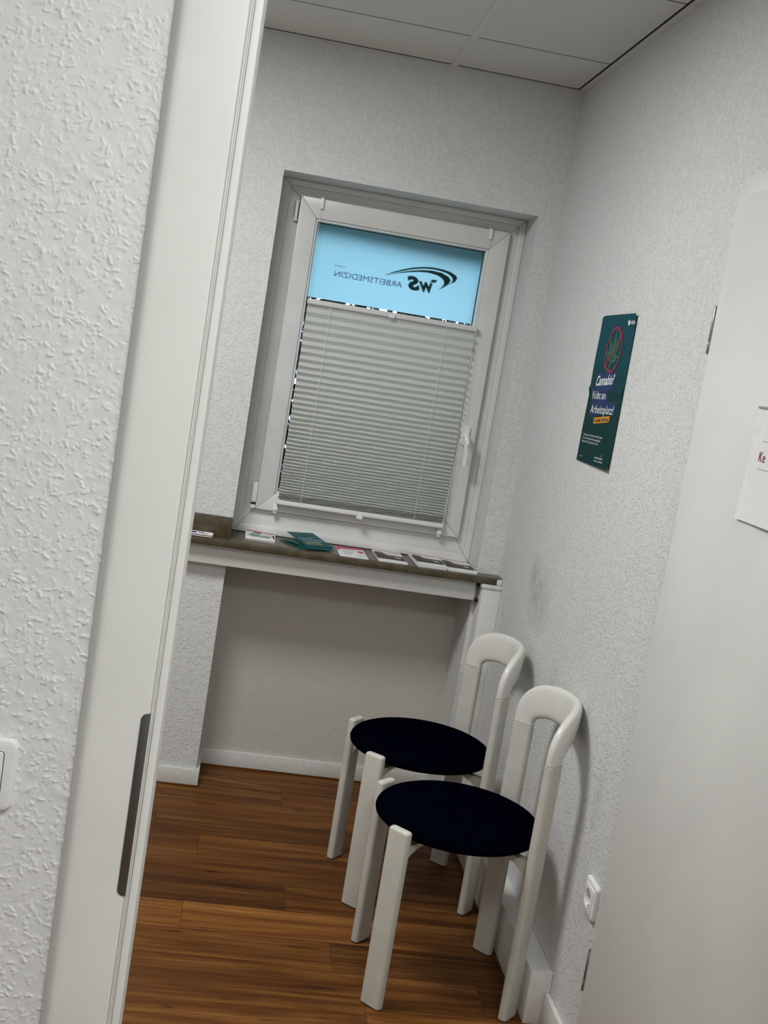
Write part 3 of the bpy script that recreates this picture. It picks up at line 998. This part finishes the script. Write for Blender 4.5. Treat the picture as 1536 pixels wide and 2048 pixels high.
for k in range(1, 30):
    t = k / 30
    cord.append((0.7345 - 0.002 * math.sin(t * 9) + 0.004 * math.sin(t * PI), 4.001, 1.686 - 0.70 * t))
tube('side_cord', cord, 0.0011, mPlastic, bl, n=6)
for cx in (0.147, 0.731):
    tube('hanging_cord', [(cx, 4.022, 2.003), (cx, 4.020, 1.703)], 0.0006, mPlastic, bl, n=6)

# ================================================================== POSTER
PY0, PZ0, PW, PH = 3.190, 1.3515, 0.303, 0.404
po = empty('wall_poster', (XR - 0.0004, PY0, PZ0))
tag(po, 'teal cannabis warning poster with centre fold on the right wall', 'poster')


def poster_x(u, v):
    """Stand-off from the wall; u to the right (towards us), v upwards, both 0..1."""
    fold = 0.0035 * math.exp(-((v - 0.497) / 0.02) ** 2)
    foot = 0.006 * max(0, (0.30 - v) / 0.30) ** 2 * (0.35 + 0.65 * u)
    head = 0.006 * max(0, (v - 0.85) / 0.15) ** 2 * u
    return -(0.0012 + fold + foot + head + 0.0012 * math.sin(v * 7 + u * 2) ** 2)


def pp3(u, v, lift=0.0):
    return (poster_x(u, v) - lift, -u * PW, v * PH)


pv, pf = [], []
NU, NV = 14, 56
for j in range(NV + 1):
    for i in range(NU + 1):
        u, v = i / NU, j / NV
        if j == NV and i == 0: u, v = 0.012, 0.991   # nipped corner
        pv.append(pp3(u, v))
for j in range(NV):
    for i in range(NU):
        a = j * (NU + 1) + i
        pf.append((a, a + 1, a + NU + 2, a + NU + 1))
mesh_obj('sheet', pv, pf, mPoster, po, smooth=True)


def uv_of(y, z):
    return (PY0 - y) / PW, (z - PZ0) / PH


def grid_patch(name, quad, mat, lift, n=10, m=12):
    """Printed patch given by four (y,z) corners: bl, br, tr, tl."""
    q = [uv_of(*c) for c in quad]
    vv, ff = [], []
    for j in range(m + 1):
        for i in range(n + 1):
            s, t = i / n, j / m
            u = (1 - t) * ((1 - s) * q[0][0] + s * q[1][0]) + t * ((1 - s) * q[3][0] + s * q[2][0])
            v = (1 - t) * ((1 - s) * q[0][1] + s * q[1][1]) + t * ((1 - s) * q[3][1] + s * q[2][1])
            vv.append(pp3(u, v, lift))
    for j in range(m):
        for i in range(n):
            a = j * (n + 1) + i
            ff.append((a, a + 1, a + n + 2, a + n + 1))
    return mesh_obj(name, vv, ff, mat, po, smooth=True)


def poster_text(s, y, z, h, wdt, mat, shear=0.0, bold=0.0, slope=0.0, name='lettering', lift=0.0011):
    v, f_ = text_mesh(s, h, shear=shear, bold=bold, width=wdt)
    out = []
    for q in v:
        u, t = uv_of(y - q[0], z + q[1] + slope * q[0])
        out.append(pp3(u, t, lift))
    return mesh_obj(name, out, f_, mat, po)


grid_patch('blue_panel', [(3.137, 1.5560), (2.983, 1.5560), (2.969, 1.604), (3.137, 1.597)], mBlue, 0.0004)
grid_patch('blue_panel', [(3.150, 1.5160), (3.008, 1.5250), (3.003, 1.5580), (3.155, 1.5540)], mBlue, 0.0004)
grid_patch('blue_panel', [(3.150, 1.4790), (2.925, 1.4980), (2.930, 1.5290), (3.150, 1.5180)], mBlue, 0.0005)
grid_patch('orange_panel', [(3.096, 1.4600), (2.963, 1.4730), (2.961, 1.4895), (3.101, 1.4765)], mOrange, 0.0006, 6, 3)
poster_text('Cannabis?', 3.134, 1.5630, 0.0270, 0.155, mInkWhite, 0.28, 0.022, 0.06)
poster_text('Nicht am', 3.144, 1.5265, 0.0225, 0.120, mInkWhite, 0.05, 0.004, 0.03)
poster_text('Arbeitsplatz!', 3.144, 1.4880, 0.0225, 0.207, mInkWhite, 0.05, 0.004, 0.03)
poster_text('0 % bekifft. 100 % klar.', 3.092, 1.4645, 0.0085, 0.124, mInk, 0.1, 0.012, 0.09)
for k, s in enumerate(('Sagt man zu Risiken nichts, kann', 'Ihr ein Präventionskurs gelingen.', 'Sorgen für Tage danach: null.')):
    poster_text(s, 3.161 + 0.002 * k, 1.4240 - 0.0095 * k, 0.0058, (0.172, 0.166, 0.150)[k], mInkWhite, 0.0, 0.0, 0.015)
poster_text('www.dguv.de', 3.163, 1.3645, 0.0032, 0.030, mInkWhite)
poster_text('MEHR ERFAHREN', 3.012, 1.3720, 0.0042, 0.070, mInkWhite, 0.0, 0.01, 0.02)
poster_text('cannabis am Arbeitsplatz', 3.016, 1.3640, 0.0042, 0.078, mInkWhite, 0.0, 0.005, 0.02)
poster_text('/', 2.962, 1.3800, 0.006, 0.006, mInkWhite, 0.0, 0.02)
poster_text('UK|BG', 2.924, 1.7290, 0.0085, 0.038, mInkWhite, 0.0, 0.016)
# small crest beside the letters
cr = [(2.9420, 1.7385), (2.9450, 1.7350), (2.9430, 1.7330), (2.9440, 1.7290), (2.9400, 1.7270), (2.9355, 1.7245), (2.9310, 1.7270), (2.9270, 1.7290), (2.9285, 1.7330), (2.9260, 1.7350), (2.9300, 1.7385), (2.9330, 1.7360), (2.9355, 1.7420), (2.9385, 1.7360)]
mesh_obj('crest', [pp3(*uv_of(2.9355, 1.733), 0.0011)] + [pp3(*uv_of(*c), 0.0011) for c in cr], [(0, k + 1, (k + 1) % len(cr) + 1) for k in range(len(cr))], mInkWhite, po)
# no-entry ring with its bar and the leaf: centre and axes in (y, z)
RCY, RCZ, RA, RB = 3.034, 1.6625, 0.069, 0.0625
vv, ff = [], []
for k in range(48):
    a = 2 * PI * k / 48
    for rr in (1.0, 0.87):
        vv.append(pp3(*uv_of(RCY - RA * rr * math.cos(a), RCZ + RB * rr * math.sin(a)), 0.0012))
for k in range(48):
    a, c = 2 * k, 2 * ((k + 1) % 48)
    ff.append((a, a + 1, c + 1, c))
mesh_obj('ban_ring', vv, ff, mRed, po)


def leaf_blade(tip, base, wid, mat, lift, name='leaf_blade'):
    vv, ff = [], []
    bx, bz = base
    tx_, tz_ = tip
    dx, dz = tx_ - bx, tz_ - bz
    ln = math.hypot(dx, dz)
    nx_, nz_ = -dz / ln, dx / ln
    n = 12
    for k in range(n + 1):
        t = k / n
        wv = wid * math.sin(PI * t ** 0.8) ** 0.9 + 0.0003
        cy_, cz_ = bx + dx * t, bz + dz * t
        for sg in (1, -1):
            jag = 1 + (0.18 if k % 2 else -0.1)
            vv.append(pp3(*uv_of(cy_ + sg * wv * jag * nx_, cz_ + sg * wv * jag * nz_), lift))
    for k in range(n):
        ff.append((2 * k, 2 * k + 1, 2 * k + 3, 2 * k + 2))
    mesh_obj(name, vv, ff, mat, po)


LB = (3.047, 1.634)
for tip, wd_ in (((3.026, 1.7180), 0.0100), ((3.082, 1.7030), 0.0095), ((2.984, 1.6900), 0.0095), ((3.101, 1.6600), 0.0085), ((2.985, 1.6450), 0.0090)):
    leaf_blade(tip, LB, wd_, mLeafA, 0.0008)
    leaf_blade((tip[0] * 0.92 + LB[0] * 0.08, tip[1] * 0.92 + LB[1] * 0.08), LB, wd_ * 0.38, mLeafB, 0.0010, 'leaf_vein')
leaf_blade((3.040, 1.6060), LB, 0.012, mLeafB, 0.0008)
b0, b1 = (3.086, 1.6150), (2.981, 1.7080)
dx, dz = b1[0] - b0[0], b1[1] - b0[1]
ln = math.hypot(dx, dz)
nx_, nz_ = -dz / ln * 0.0045, dx / ln * 0.0045
vv, ff = [], []
for k in range(13):
    t = k / 12
    for sg in (1, -1):
        vv.append(pp3(*uv_of(b0[0] + dx * t + sg * nx_, b0[1] + dz * t + sg * nz_), 0.0013))
for k in range(12):
    ff.append((2 * k, 2 * k + 1, 2 * k + 3, 2 * k + 2))
mesh_obj('ban_bar', vv, ff, mRed, po)


# ================================================================== CHAIRS
def leg_mesh(name, cx, cy, ang, z0, z1, wd, th, parent, round_top):
    """Flat plank leg with rounded edges; ang = direction of its width."""
    sec = rrect(-wd / 2, wd / 2, -th / 2, th / 2, 0.0085, 4)
    ca, sa = math.cos(ang), math.sin(ang)
    lv = [(z0, 0.0), (z0 + 0.002, 0.0)]
    if round_top:
        for k in range(6):
            a = k / 5 * PI / 2
            lv.append((z1 - 0.008 + 0.008 * math.sin(a), 0.008 * (1 - math.cos(a))))
    else:
        lv += [(z1 - 0.0012, 0.0), (z1 - 0.0004, 0.0009), (z1 - 0.0003, 0.0035), (z1 + 0.0015, 0.0036)]
    bm = bmesh.new()
    rg = []
    for (z, ins) in lv:
        ring = []
        for q in sec:
            px = q[0] * (wd / 2 - ins) / (wd / 2)
            py = q[1] * (th / 2 - ins) / (th / 2)
            ring.append(bm.verts.new((cx + px * ca - py * sa, cy + px * sa + py * ca, z)))
        rg.append(ring)
    n = len(sec)
    for a, c in zip(rg[:-1], rg[1:]):
        for k in range(n):
            bm.faces.new((a[k], a[(k + 1) % n], c[(k + 1) % n], c[k]))
    bm.faces.new(rg[0]); bm.faces.new(rg[-1])
    o = bm_obj(name, bm, mChair, parent, smooth=True, angle=math.radians(40))
    bm = bmesh.new()
    ra = [bm.verts.new((cx + q[0] * 0.93 * ca - q[1] * 0.86 * sa, cy + q[0] * 0.93 * sa + q[1] * 0.86 * ca, 0.0002)) for q in sec]
    rb = [bm.verts.new((cx + q[0] * 0.93 * ca - q[1] * 0.86 * sa, cy + q[0] * 0.93 * sa + q[1] * 0.86 * ca, z0 - 0.0001)) for q in sec]
    for k in range(n):
        bm.faces.new((ra[k], ra[(k + 1) % n], rb[(k + 1) % n], rb[k]))
    bm.faces.new(ra); bm.faces.new(rb)
    bm_obj('glide', bm, mGlide, o)
    return o


FX, BX, LYo = -0.169, 0.1705, 0.158
SEAM = 0.653
CC, RBK = 0.0068, 0.2275          # centre and radius of the curved back


def make_chair():
    t = empty('stacking_chair', (0, 0, 0))
    A = math.radians(46)
    leg_mesh('leg', FX, -LYo, -A, 0.0045, 0.454, 0.060, 0.024, t, True)
    leg_mesh('leg', FX, LYo, A, 0.0045, 0.454, 0.060, 0.024, t, True)
    leg_mesh('leg', BX, -LYo, A, 0.0045, SEAM, 0.058, 0.024, t, False)
    leg_mesh('leg', BX, LYo, -A, 0.0045, SEAM, 0.058, 0.024, t, False)
    # padded round seat
    prof = [(0.0, 0.4685), (0.05, 0.4683), (0.10, 0.467), (0.14, 0.4647), (0.17, 0.461), (0.190, 0.4565), (0.202, 0.451), (0.209, 0.444), (0.2115, 0.437), (0.210, 0.430), (0.204, 0.425), (0.196, 0.4225), (0.18, 0.422), (0.0, 0.422)]
    lathe('seat', prof, mSeat, t, n=64, c=(0.0, 0))
    fr = lathe('seat_frame', [(0.110, 0.4215), (0.142, 0.4215), (0.144, 0.414), (0.142, 0.406), (0.110, 0.406), (0.110, 0.4215)], mChair, t, n=40)
    # curved gusset from the ring out to every leg
    for sx_, sy_ in ((FX, -LYo), (FX, LYo), (BX, -LYo), (BX, LYo)):
        d = math.hypot(sx_, sy_)
        ux, uy = sx_ / d, sy_ / d
        ro = d - 0.0122
        pr = [(0.120, 0.4055), (0.120, 0.398)]
        for k in range(9):
            a = k / 8 * PI / 2
            pr.append((0.130 + (ro - 0.130) * math.sin(a), 0.398 - 0.060 * (1 - math.cos(a))))
        pr.append((ro, 0.4055))
        bm = bmesh.new()
        va = [bm.verts.new((q[0] * ux - 0.011 * uy, q[0] * uy + 0.011 * ux, q[1])) for q in pr]
        vb = [bm.verts.new((q[0] * ux + 0.011 * uy, q[0] * uy - 0.011 * ux, q[1])) for q in pr]
        bm.faces.new(va); bm.faces.new(vb[::-1])
        for k in range(len(pr)):
            bm.faces.new((va[k], vb[k], vb[(k + 1) % len(pr)], va[(k + 1) % len(pr)]))
        bm_obj('bracket', bm, mChair, t, smooth=True)
    # bent backrest band: arch outline wrapped on a cylinder
    phi0 = math.radians(44)
    S = RBK * phi0
    so, si = S + 0.0288, S - 0.0288
    ht, hi = 0.129, 0.040
    nt_, nr = 64, 20
    bm = bmesh.new()
    rings = []
    for a in range(nt_ + 1):
        th = PI * a / nt_
        c, s_ = math.cos(th), math.sin(th)
        po_ = (so * math.copysign(abs(c) ** (2 / 3.2), c), SEAM + 0.0016 + ht * s_ ** (2 / 2.8))
        pi_ = (si * math.copysign(abs(c) ** (2 / 3.0), c), SEAM + 0.0016 + hi * s_ ** (2 / 2.6))
        ring = []
        for k in range(nr):
            q = 2 * PI * k / nr
            cc, ss = math.cos(q), math.sin(q)
            vfrac = 0.5 + 0.5 * math.copysign(abs(cc) ** 0.62, cc)
            tt = (0.012 + 0.0025 * s_) * math.copysign(abs(ss) ** 0.62, ss)
            sv = pi_[0] + (po_[0] - pi_[0]) * vfrac
            zv = pi_[1] + (po_[1] - pi_[1]) * vfrac
            f_ = sv / RBK
            lean = 0.012 * max(0.0, (zv - SEAM) / ht) * max(0.0, 1 - abs(f_) / 1.0)
            rad = RBK + tt + lean
            ring.append(bm.verts.new((CC + rad * math.cos(f_), rad * math.sin(f_), zv)))
        rings.append(ring)
    for a, c in zip(rings[:-1], rings[1:]):
        for k in range(nr):
            bm.faces.new((a[k], a[(k + 1) % nr], c[(k + 1) % nr], c[k]))
    bm.faces.new(rings[0]); bm.faces.new(rings[-1])
    bm_obj('backrest', bm, mChairBack, t, smooth=True, angle=math.radians(60))
    # wire row hook under the seat at the far front leg
    hk = [(FX + 0.018, LYo - 0.034, 0.430)]
    for k in range(9):
        a = PI * k / 8
        hk.append((FX + 0.018 + 0.007 * (1 - math.cos(a)), LYo - 0.034, 0.392 - 0.008 * math.sin(a)))
    hk.append((FX + 0.032, LYo - 0.034, 0.425))
    tube('row_hook', hk, 0.0012, mHinge, t, n=6)
    return t


ch1 = make_chair()
ch1.location = (0.6715, 2.767, 0)
tag(ch1, 'white chair with round dark seat nearest to us, beside the low pipe box end', 'chair', 'white chairs along the right wall')
ch2 = copy_tree(ch1)
ch2.location = (0.6475, 3.287, 0)
ch2.rotation_euler = (0, 0, math.radians(5.0))
ch2['label'] = 'white chair with round dark seat farther back, closest to the window niche'


# ================================================================== LEAFLETS ON THE SILL
def leaflet(name, cx, cy, w_, d_, z, th, rz, tilt=0.0, mat=None):
    """A folded leaflet lying flat: origin at its underside centre, head towards the window."""
    o = box(name, -w_ / 2, w_ / 2, -d_ / 2, d_ / 2, 0.0, th, mat or mPaper)
    o.location = (cx, cy, z)
    o.rotation_euler = Euler((tilt, 0, rz), 'XYZ')
    return o


def band(o, name, x0, x1, y0, y1, th, mat, lift=0.0002):
    return mesh_obj(name, [(x0, y0, th + lift), (x1, y0, th + lift), (x1, y1, th + lift), (x0, y1, th + lift)], [(0, 1, 2, 3)], mat, o)


def poly(o, name, pts, th, mat, lift=0.0003):
    return mesh_obj(name, [(q[0], q[1], th + lift) for q in pts], [tuple(range(len(pts)))], mat, o)


def ellipse(cx, cy, a, c, n=18):
    return [(cx + a * math.cos(2 * PI * k / n), cy + c * math.sin(2 * PI * k / n)) for k in range(n)]


Z0 = SILL + 0.0004
# 1: card stack at the left end
for k in range(4):
    c_ = prism('card', rrect(-0.0425, 0.0425, -0.026, 0.026, 0.006, 4), 0.0, 0.0026, 'z', mPaper if k % 2 else mInk)
    c_.location = (-0.0955 + 0.0012 * (k % 2), 3.8305, Z0 + k * 0.0027)
    if k == 3:
        tag(c_, 'white card with dark print on top of the small stack at the left sill end', 'card')
        band(c_, 'cover_print', -0.035, -0.012, -0.018, 0.012, 0.0026, mNavy)
        band(c_, 'cover_print', -0.008, 0.012, -0.003, 0.012, 0.0026, mDark)
        band(c_, 'cover_print', 0.006, 0.024, -0.018, -0.010, 0.0026, mDark)
    elif k % 2 == 0:
        tag(c_, ('dark bottom card of the small stack at the left sill end', '', 'dark card just under the white top card at the left sill end')[k], 'card', 'cards at the left sill end')
    else:
        tag(c_, 'white card second from the bottom of the small stack at the left sill end', 'card')

# 2: green picture leaflets with a dark red band
for k in range(4):
    th = 0.0022
    o = leaflet('leaflet', 0.1055 + (0.0012, -0.001, 0.0008, 0.0)[k], 3.957 + (0, 0.001, -0.002, 0)[k], 0.100, 0.148, Z0 + k * 0.0024, th, math.radians((-2.0, 0.5, -1.0, -0.5)[k]))
    if k < 3:
        tag(o, ('bottom', 'third from top', 'second from top')[k] + ' white leaflet in the leftmost leaflet stack, under the red banded cover', 'leaflet', 'leaflets under the red banded one')
    else:
        tag(o, 'white leaflet with green picture and dark red band, leftmost on the stone sill', 'leaflet')
        poly(o, 'title_band', [(-0.048, 0.071), (-0.048, 0.052), (-0.02, 0.049), (0.01, 0.042), (0.048, 0.038), (0.048, 0.056), (0.01, 0.060), (-0.02, 0.069)], th, mWine)
        poly(o, 'cover_picture', [(-0.045, 0.020), (-0.045, -0.052), (0.034, -0.052), (0.034, -0.020), (0.012, -0.010), (0.012, 0.012), (-0.02, 0.018)], th, mPale, 0.0002)
        poly(o, 'cover_picture', ellipse(-0.012, 0.032, 0.016, 0.013), th, mNavy, 0.0005)
        poly(o, 'cover_picture', ellipse(-0.012, 0.040, 0.010, 0.008), th, mRust, 0.0007)
        poly(o, 'cover_picture', [(-0.038, 0.004), (-0.03, 0.012), (-0.018, 0.0), (-0.004, 0.006), (0.006, -0.012), (0.030, -0.022), (0.034, -0.046), (-0.03, -0.046)], th, mGreen, 0.0004)
        poly(o, 'cover_picture', [(0.0, -0.002), (0.010, -0.002), (0.006, -0.03), (-0.006, -0.03)], th, mPale, 0.0006)
        for q in range(4):
            band(o, 'text_line', 0.013, 0.046, 0.018 - 0.012 * q, 0.022 - 0.012 * q, th, mGrey)
        poly(o, 'cover_picture', [(0.040, 0.012), (0.0475, 0.012), (0.0475, -0.055), (0.044, -0.055)], th, mInk, 0.0004)

# 3: teal leaflets fanned out against the window frame
fan = [(0.255, 3.925, 30, 0.0), (0.278, 3.935, 12, 0.0), (0.282, 3.925, 22, 0.0), (0.268, 3.930, 38, 0.0), (0.2745, 3.950, 27, 7.5)]
for k, (cx, cy, rz, tl) in enumerate(fan):
    th = 0.0016
    top = k == len(fan) - 1
    o = leaflet('leaflet', cx, cy, 0.103, 0.148, Z0 + k * 0.0018 + (0.0105 if top else 0), th, math.radians(rz), math.radians(tl), mTealLeaf)
    if not top:
        tag(o, ('lowest teal leaflet of the fan, sticking out at the left', 'second lowest teal leaflet of the fan, turned least', 'middle teal leaflet of the fan, sticking out to the right', 'teal leaflet just under the titled top one, turned most')[k], 'leaflet', 'teal leaflets of the fanned stack')
    else:
        tag(o, 'topmost dark teal leaflet with white title, tilted up against the window frame', 'leaflet')
        poly(o, 'cover_picture', ellipse(0.0, 0.046, 0.017, 0.017), th, mLeafB)
        for (t_, x_, y_, h_, wd_, mt_) in (('Cannabis?', -0.040, 0.006, 0.009, 0.056, mInkWhite), ('Nicht am Arbeitsplatz!', -0.034, -0.012, 0.007, 0.080, mInkWhite)):
            v, f_ = text_mesh(t_, h_, bold=0.01, width=wd_)
            mesh_obj('cover_title', [(x_ + q[0], y_ + q[1], th + 0.0004) for q in v], f_, mt_, o)
        band(o, 'cover_panel', -0.042, 0.020, 0.002, 0.018, th, mBlue)
        band(o, 'text_line', -0.034, 0.030, -0.032, -0.027, th, mPale)
        band(o, 'orange_strip', -0.040, 0.024, -0.050, -0.044, th, mOrange)

# 4: single pink and white sheet
th = 0.0010
o = leaflet('leaflet', 0.4200, 3.915, 0.098, 0.190, Z0, th, math.radians(1.5))
tag(o, 'single flat white and pink sheet in the middle of the stone sill', 'leaflet')
poly(o, 'title_band', [(-0.048, 0.094), (-0.048, 0.020), (-0.040, 0.020), (-0.034, 0.050), (0.010, 0.058), (0.048, 0.070), (0.048, 0.094)], th, mPink)
poly(o, 'cover_picture', ellipse(0.034, 0.022, 0.011, 0.020), th, mPink)
for q in range(5):
    band(o, 'text_line', -0.032 + 0.006 * (q % 2), 0.014 - 0.004 * q, 0.030 - 0.018 * q, 0.0345 - 0.018 * q, th, mGrey)
band(o, 'text_line', 0.012, 0.040, -0.058, -0.050, th, mGrey)

# 5-7: three stacks of the same charcoal and orange leaflet
stacks = [(0.5540, 3.9300, 1.5, 2, 'left one of three alike stacks'),
          (0.6880, 3.9330, 3.0, 5, 'thick middle one of three alike stacks'),
          (0.7960, 3.9330, 2.0, 3, 'right one of three alike stacks')]


def cover_charcoal(o, th):
    poly(o, 'title_band', [(-0.049, 0.098), (-0.049, 0.088), (0.0, 0.083), (0.047, 0.078), (0.047, 0.089), (0.0, 0.094)], th, mRust, 0.0003)
    poly(o, 'cover_picture', [(-0.0495, 0.036), (-0.030, 0.028), (0.0, 0.020), (0.049, 0.014), (0.0495, -0.068), (-0.0495, -0.062)], th, mDark, 0.0002)
    poly(o, 'cover_figure', [(-0.0495, 0.040), (-0.046, 0.064), (-0.030, 0.068), (-0.016, 0.056), (-0.008, 0.030), (-0.024, 0.024), (-0.0495, 0.030)], th, mBrown, 0.0004)
    poly(o, 'cover_figure', [(-0.030, -0.010), (0.0, 0.006), (0.030, 0.002), (0.040, -0.022), (0.020, -0.040), (-0.004, -0.030)], th, mGrey if False else mBrown, 0.0004)
    poly(o, 'cover_figure', [(0.014, -0.012), (0.034, -0.016), (0.040, -0.030), (0.024, -0.036)], th, mPale, 0.0006)
    for q in range(2):
        band(o, 'text_line', -0.010 + 0.01 * q, 0.044, 0.046 + 0.014 * q, 0.050 + 0.014 * q, th, mGrey)


for si_, (cx, cy, rz, n, txt) in enumerate(stacks):
    for k in range(n):
        th = 0.0018
        j = random.uniform(-0.0018, 0.0018)
        o = leaflet('leaflet', cx + j * (k < n - 1), cy + j * 0.8 * (k < n - 1), 0.100, 0.208, Z0 + k * 0.0021, th, math.radians(rz + j * 600 * (k < n - 1)), 0, mPaper)
        if k == n - 1:
            tag(o, 'top charcoal leaflet with orange band, ' + txt, 'leaflet', 'charcoal leaflets lying on top')
            cover_charcoal(o, th)
        else:
            tag(o, ('second', 'third', 'fourth', 'fifth')[n - 2 - k] + ' leaflet from the top, ' + txt, 'leaflet', ('lower leaflets of the left stack', 'lower leaflets of the middle stack', 'lower leaflets of the right stack')[si_])

# ================================================================== OUTSIDE
struct(box('ground', -6, 8, 4.27, 16, -0.3, -0.02, mGround))
struct(box('window_ledge', NX0, NX1, 4.119, 4.30, 0.86, 0.905, mBrick))
sh = empty('roller_shutter', (0.43, 4.122, 1.934))
sh.rotation_euler = (0, math.radians(1.6), 0)
tag(sh, 'dark rolled shutter edge showing above the frosted window film', 'shutter')
for k in range(3):
    prism('shutter_slat', [(-0.002, k * 0.045), (-0.006, 0.017 + k * 0.045), (-0.002, 0.044 + k * 0.045), (0.006, 0.044 + k * 0.045), (0.008, 0.017 + k * 0.045), (0.006, k * 0.045)], -0.41, 0.41, 'x', mDark, sh)

# garden hedge beyond the glass: trunk and a mass of leaves
hd = empty('hedge', (0.9, 8.4, -0.02))
tag(hd, 'dark leafy hedge seen in gaps beside and above the blind', 'hedge')
rng = np.random.default_rng(11)
for tx_ in (-1.1, -0.2, 0.7):
    tube('trunk', [(tx_, 0, 0.0), (tx_ + 0.04, 0.02, 0.9), (tx_ - 0.05, 0.0, 1.9)], 0.05, mBark, hd, n=8)
nl = 9000
c = np.stack([rng.uniform(-1.9, 1.9, nl), rng.normal(0, 0.28, nl), 2.3 - 2.2 * rng.uniform(0, 1, nl) ** 0.75], -1)
verts = np.zeros((nl, 4, 3))
a = rng.normal(size=(nl, 3)); a /= np.linalg.norm(a, axis=1)[:, None]
b_ = rng.normal(size=(nl, 3)); b_ -= a * np.sum(a * b_, 1)[:, None]; b_ /= np.linalg.norm(b_, axis=1)[:, None]
sz = rng.uniform(0.035, 0.075, nl)[:, None]
verts[:, 0] = c - a * sz
verts[:, 1] = c + b_ * sz * 0.5
verts[:, 2] = c + a * sz
verts[:, 3] = c - b_ * sz * 0.5
hl_ = mesh_obj('leaves', verts.reshape(-1, 3).tolist(), [(4 * k, 4 * k + 1, 4 * k + 2, 4 * k + 3) for k in range(nl)], mHedge, hd)
hl_['kind'] = 'stuff'
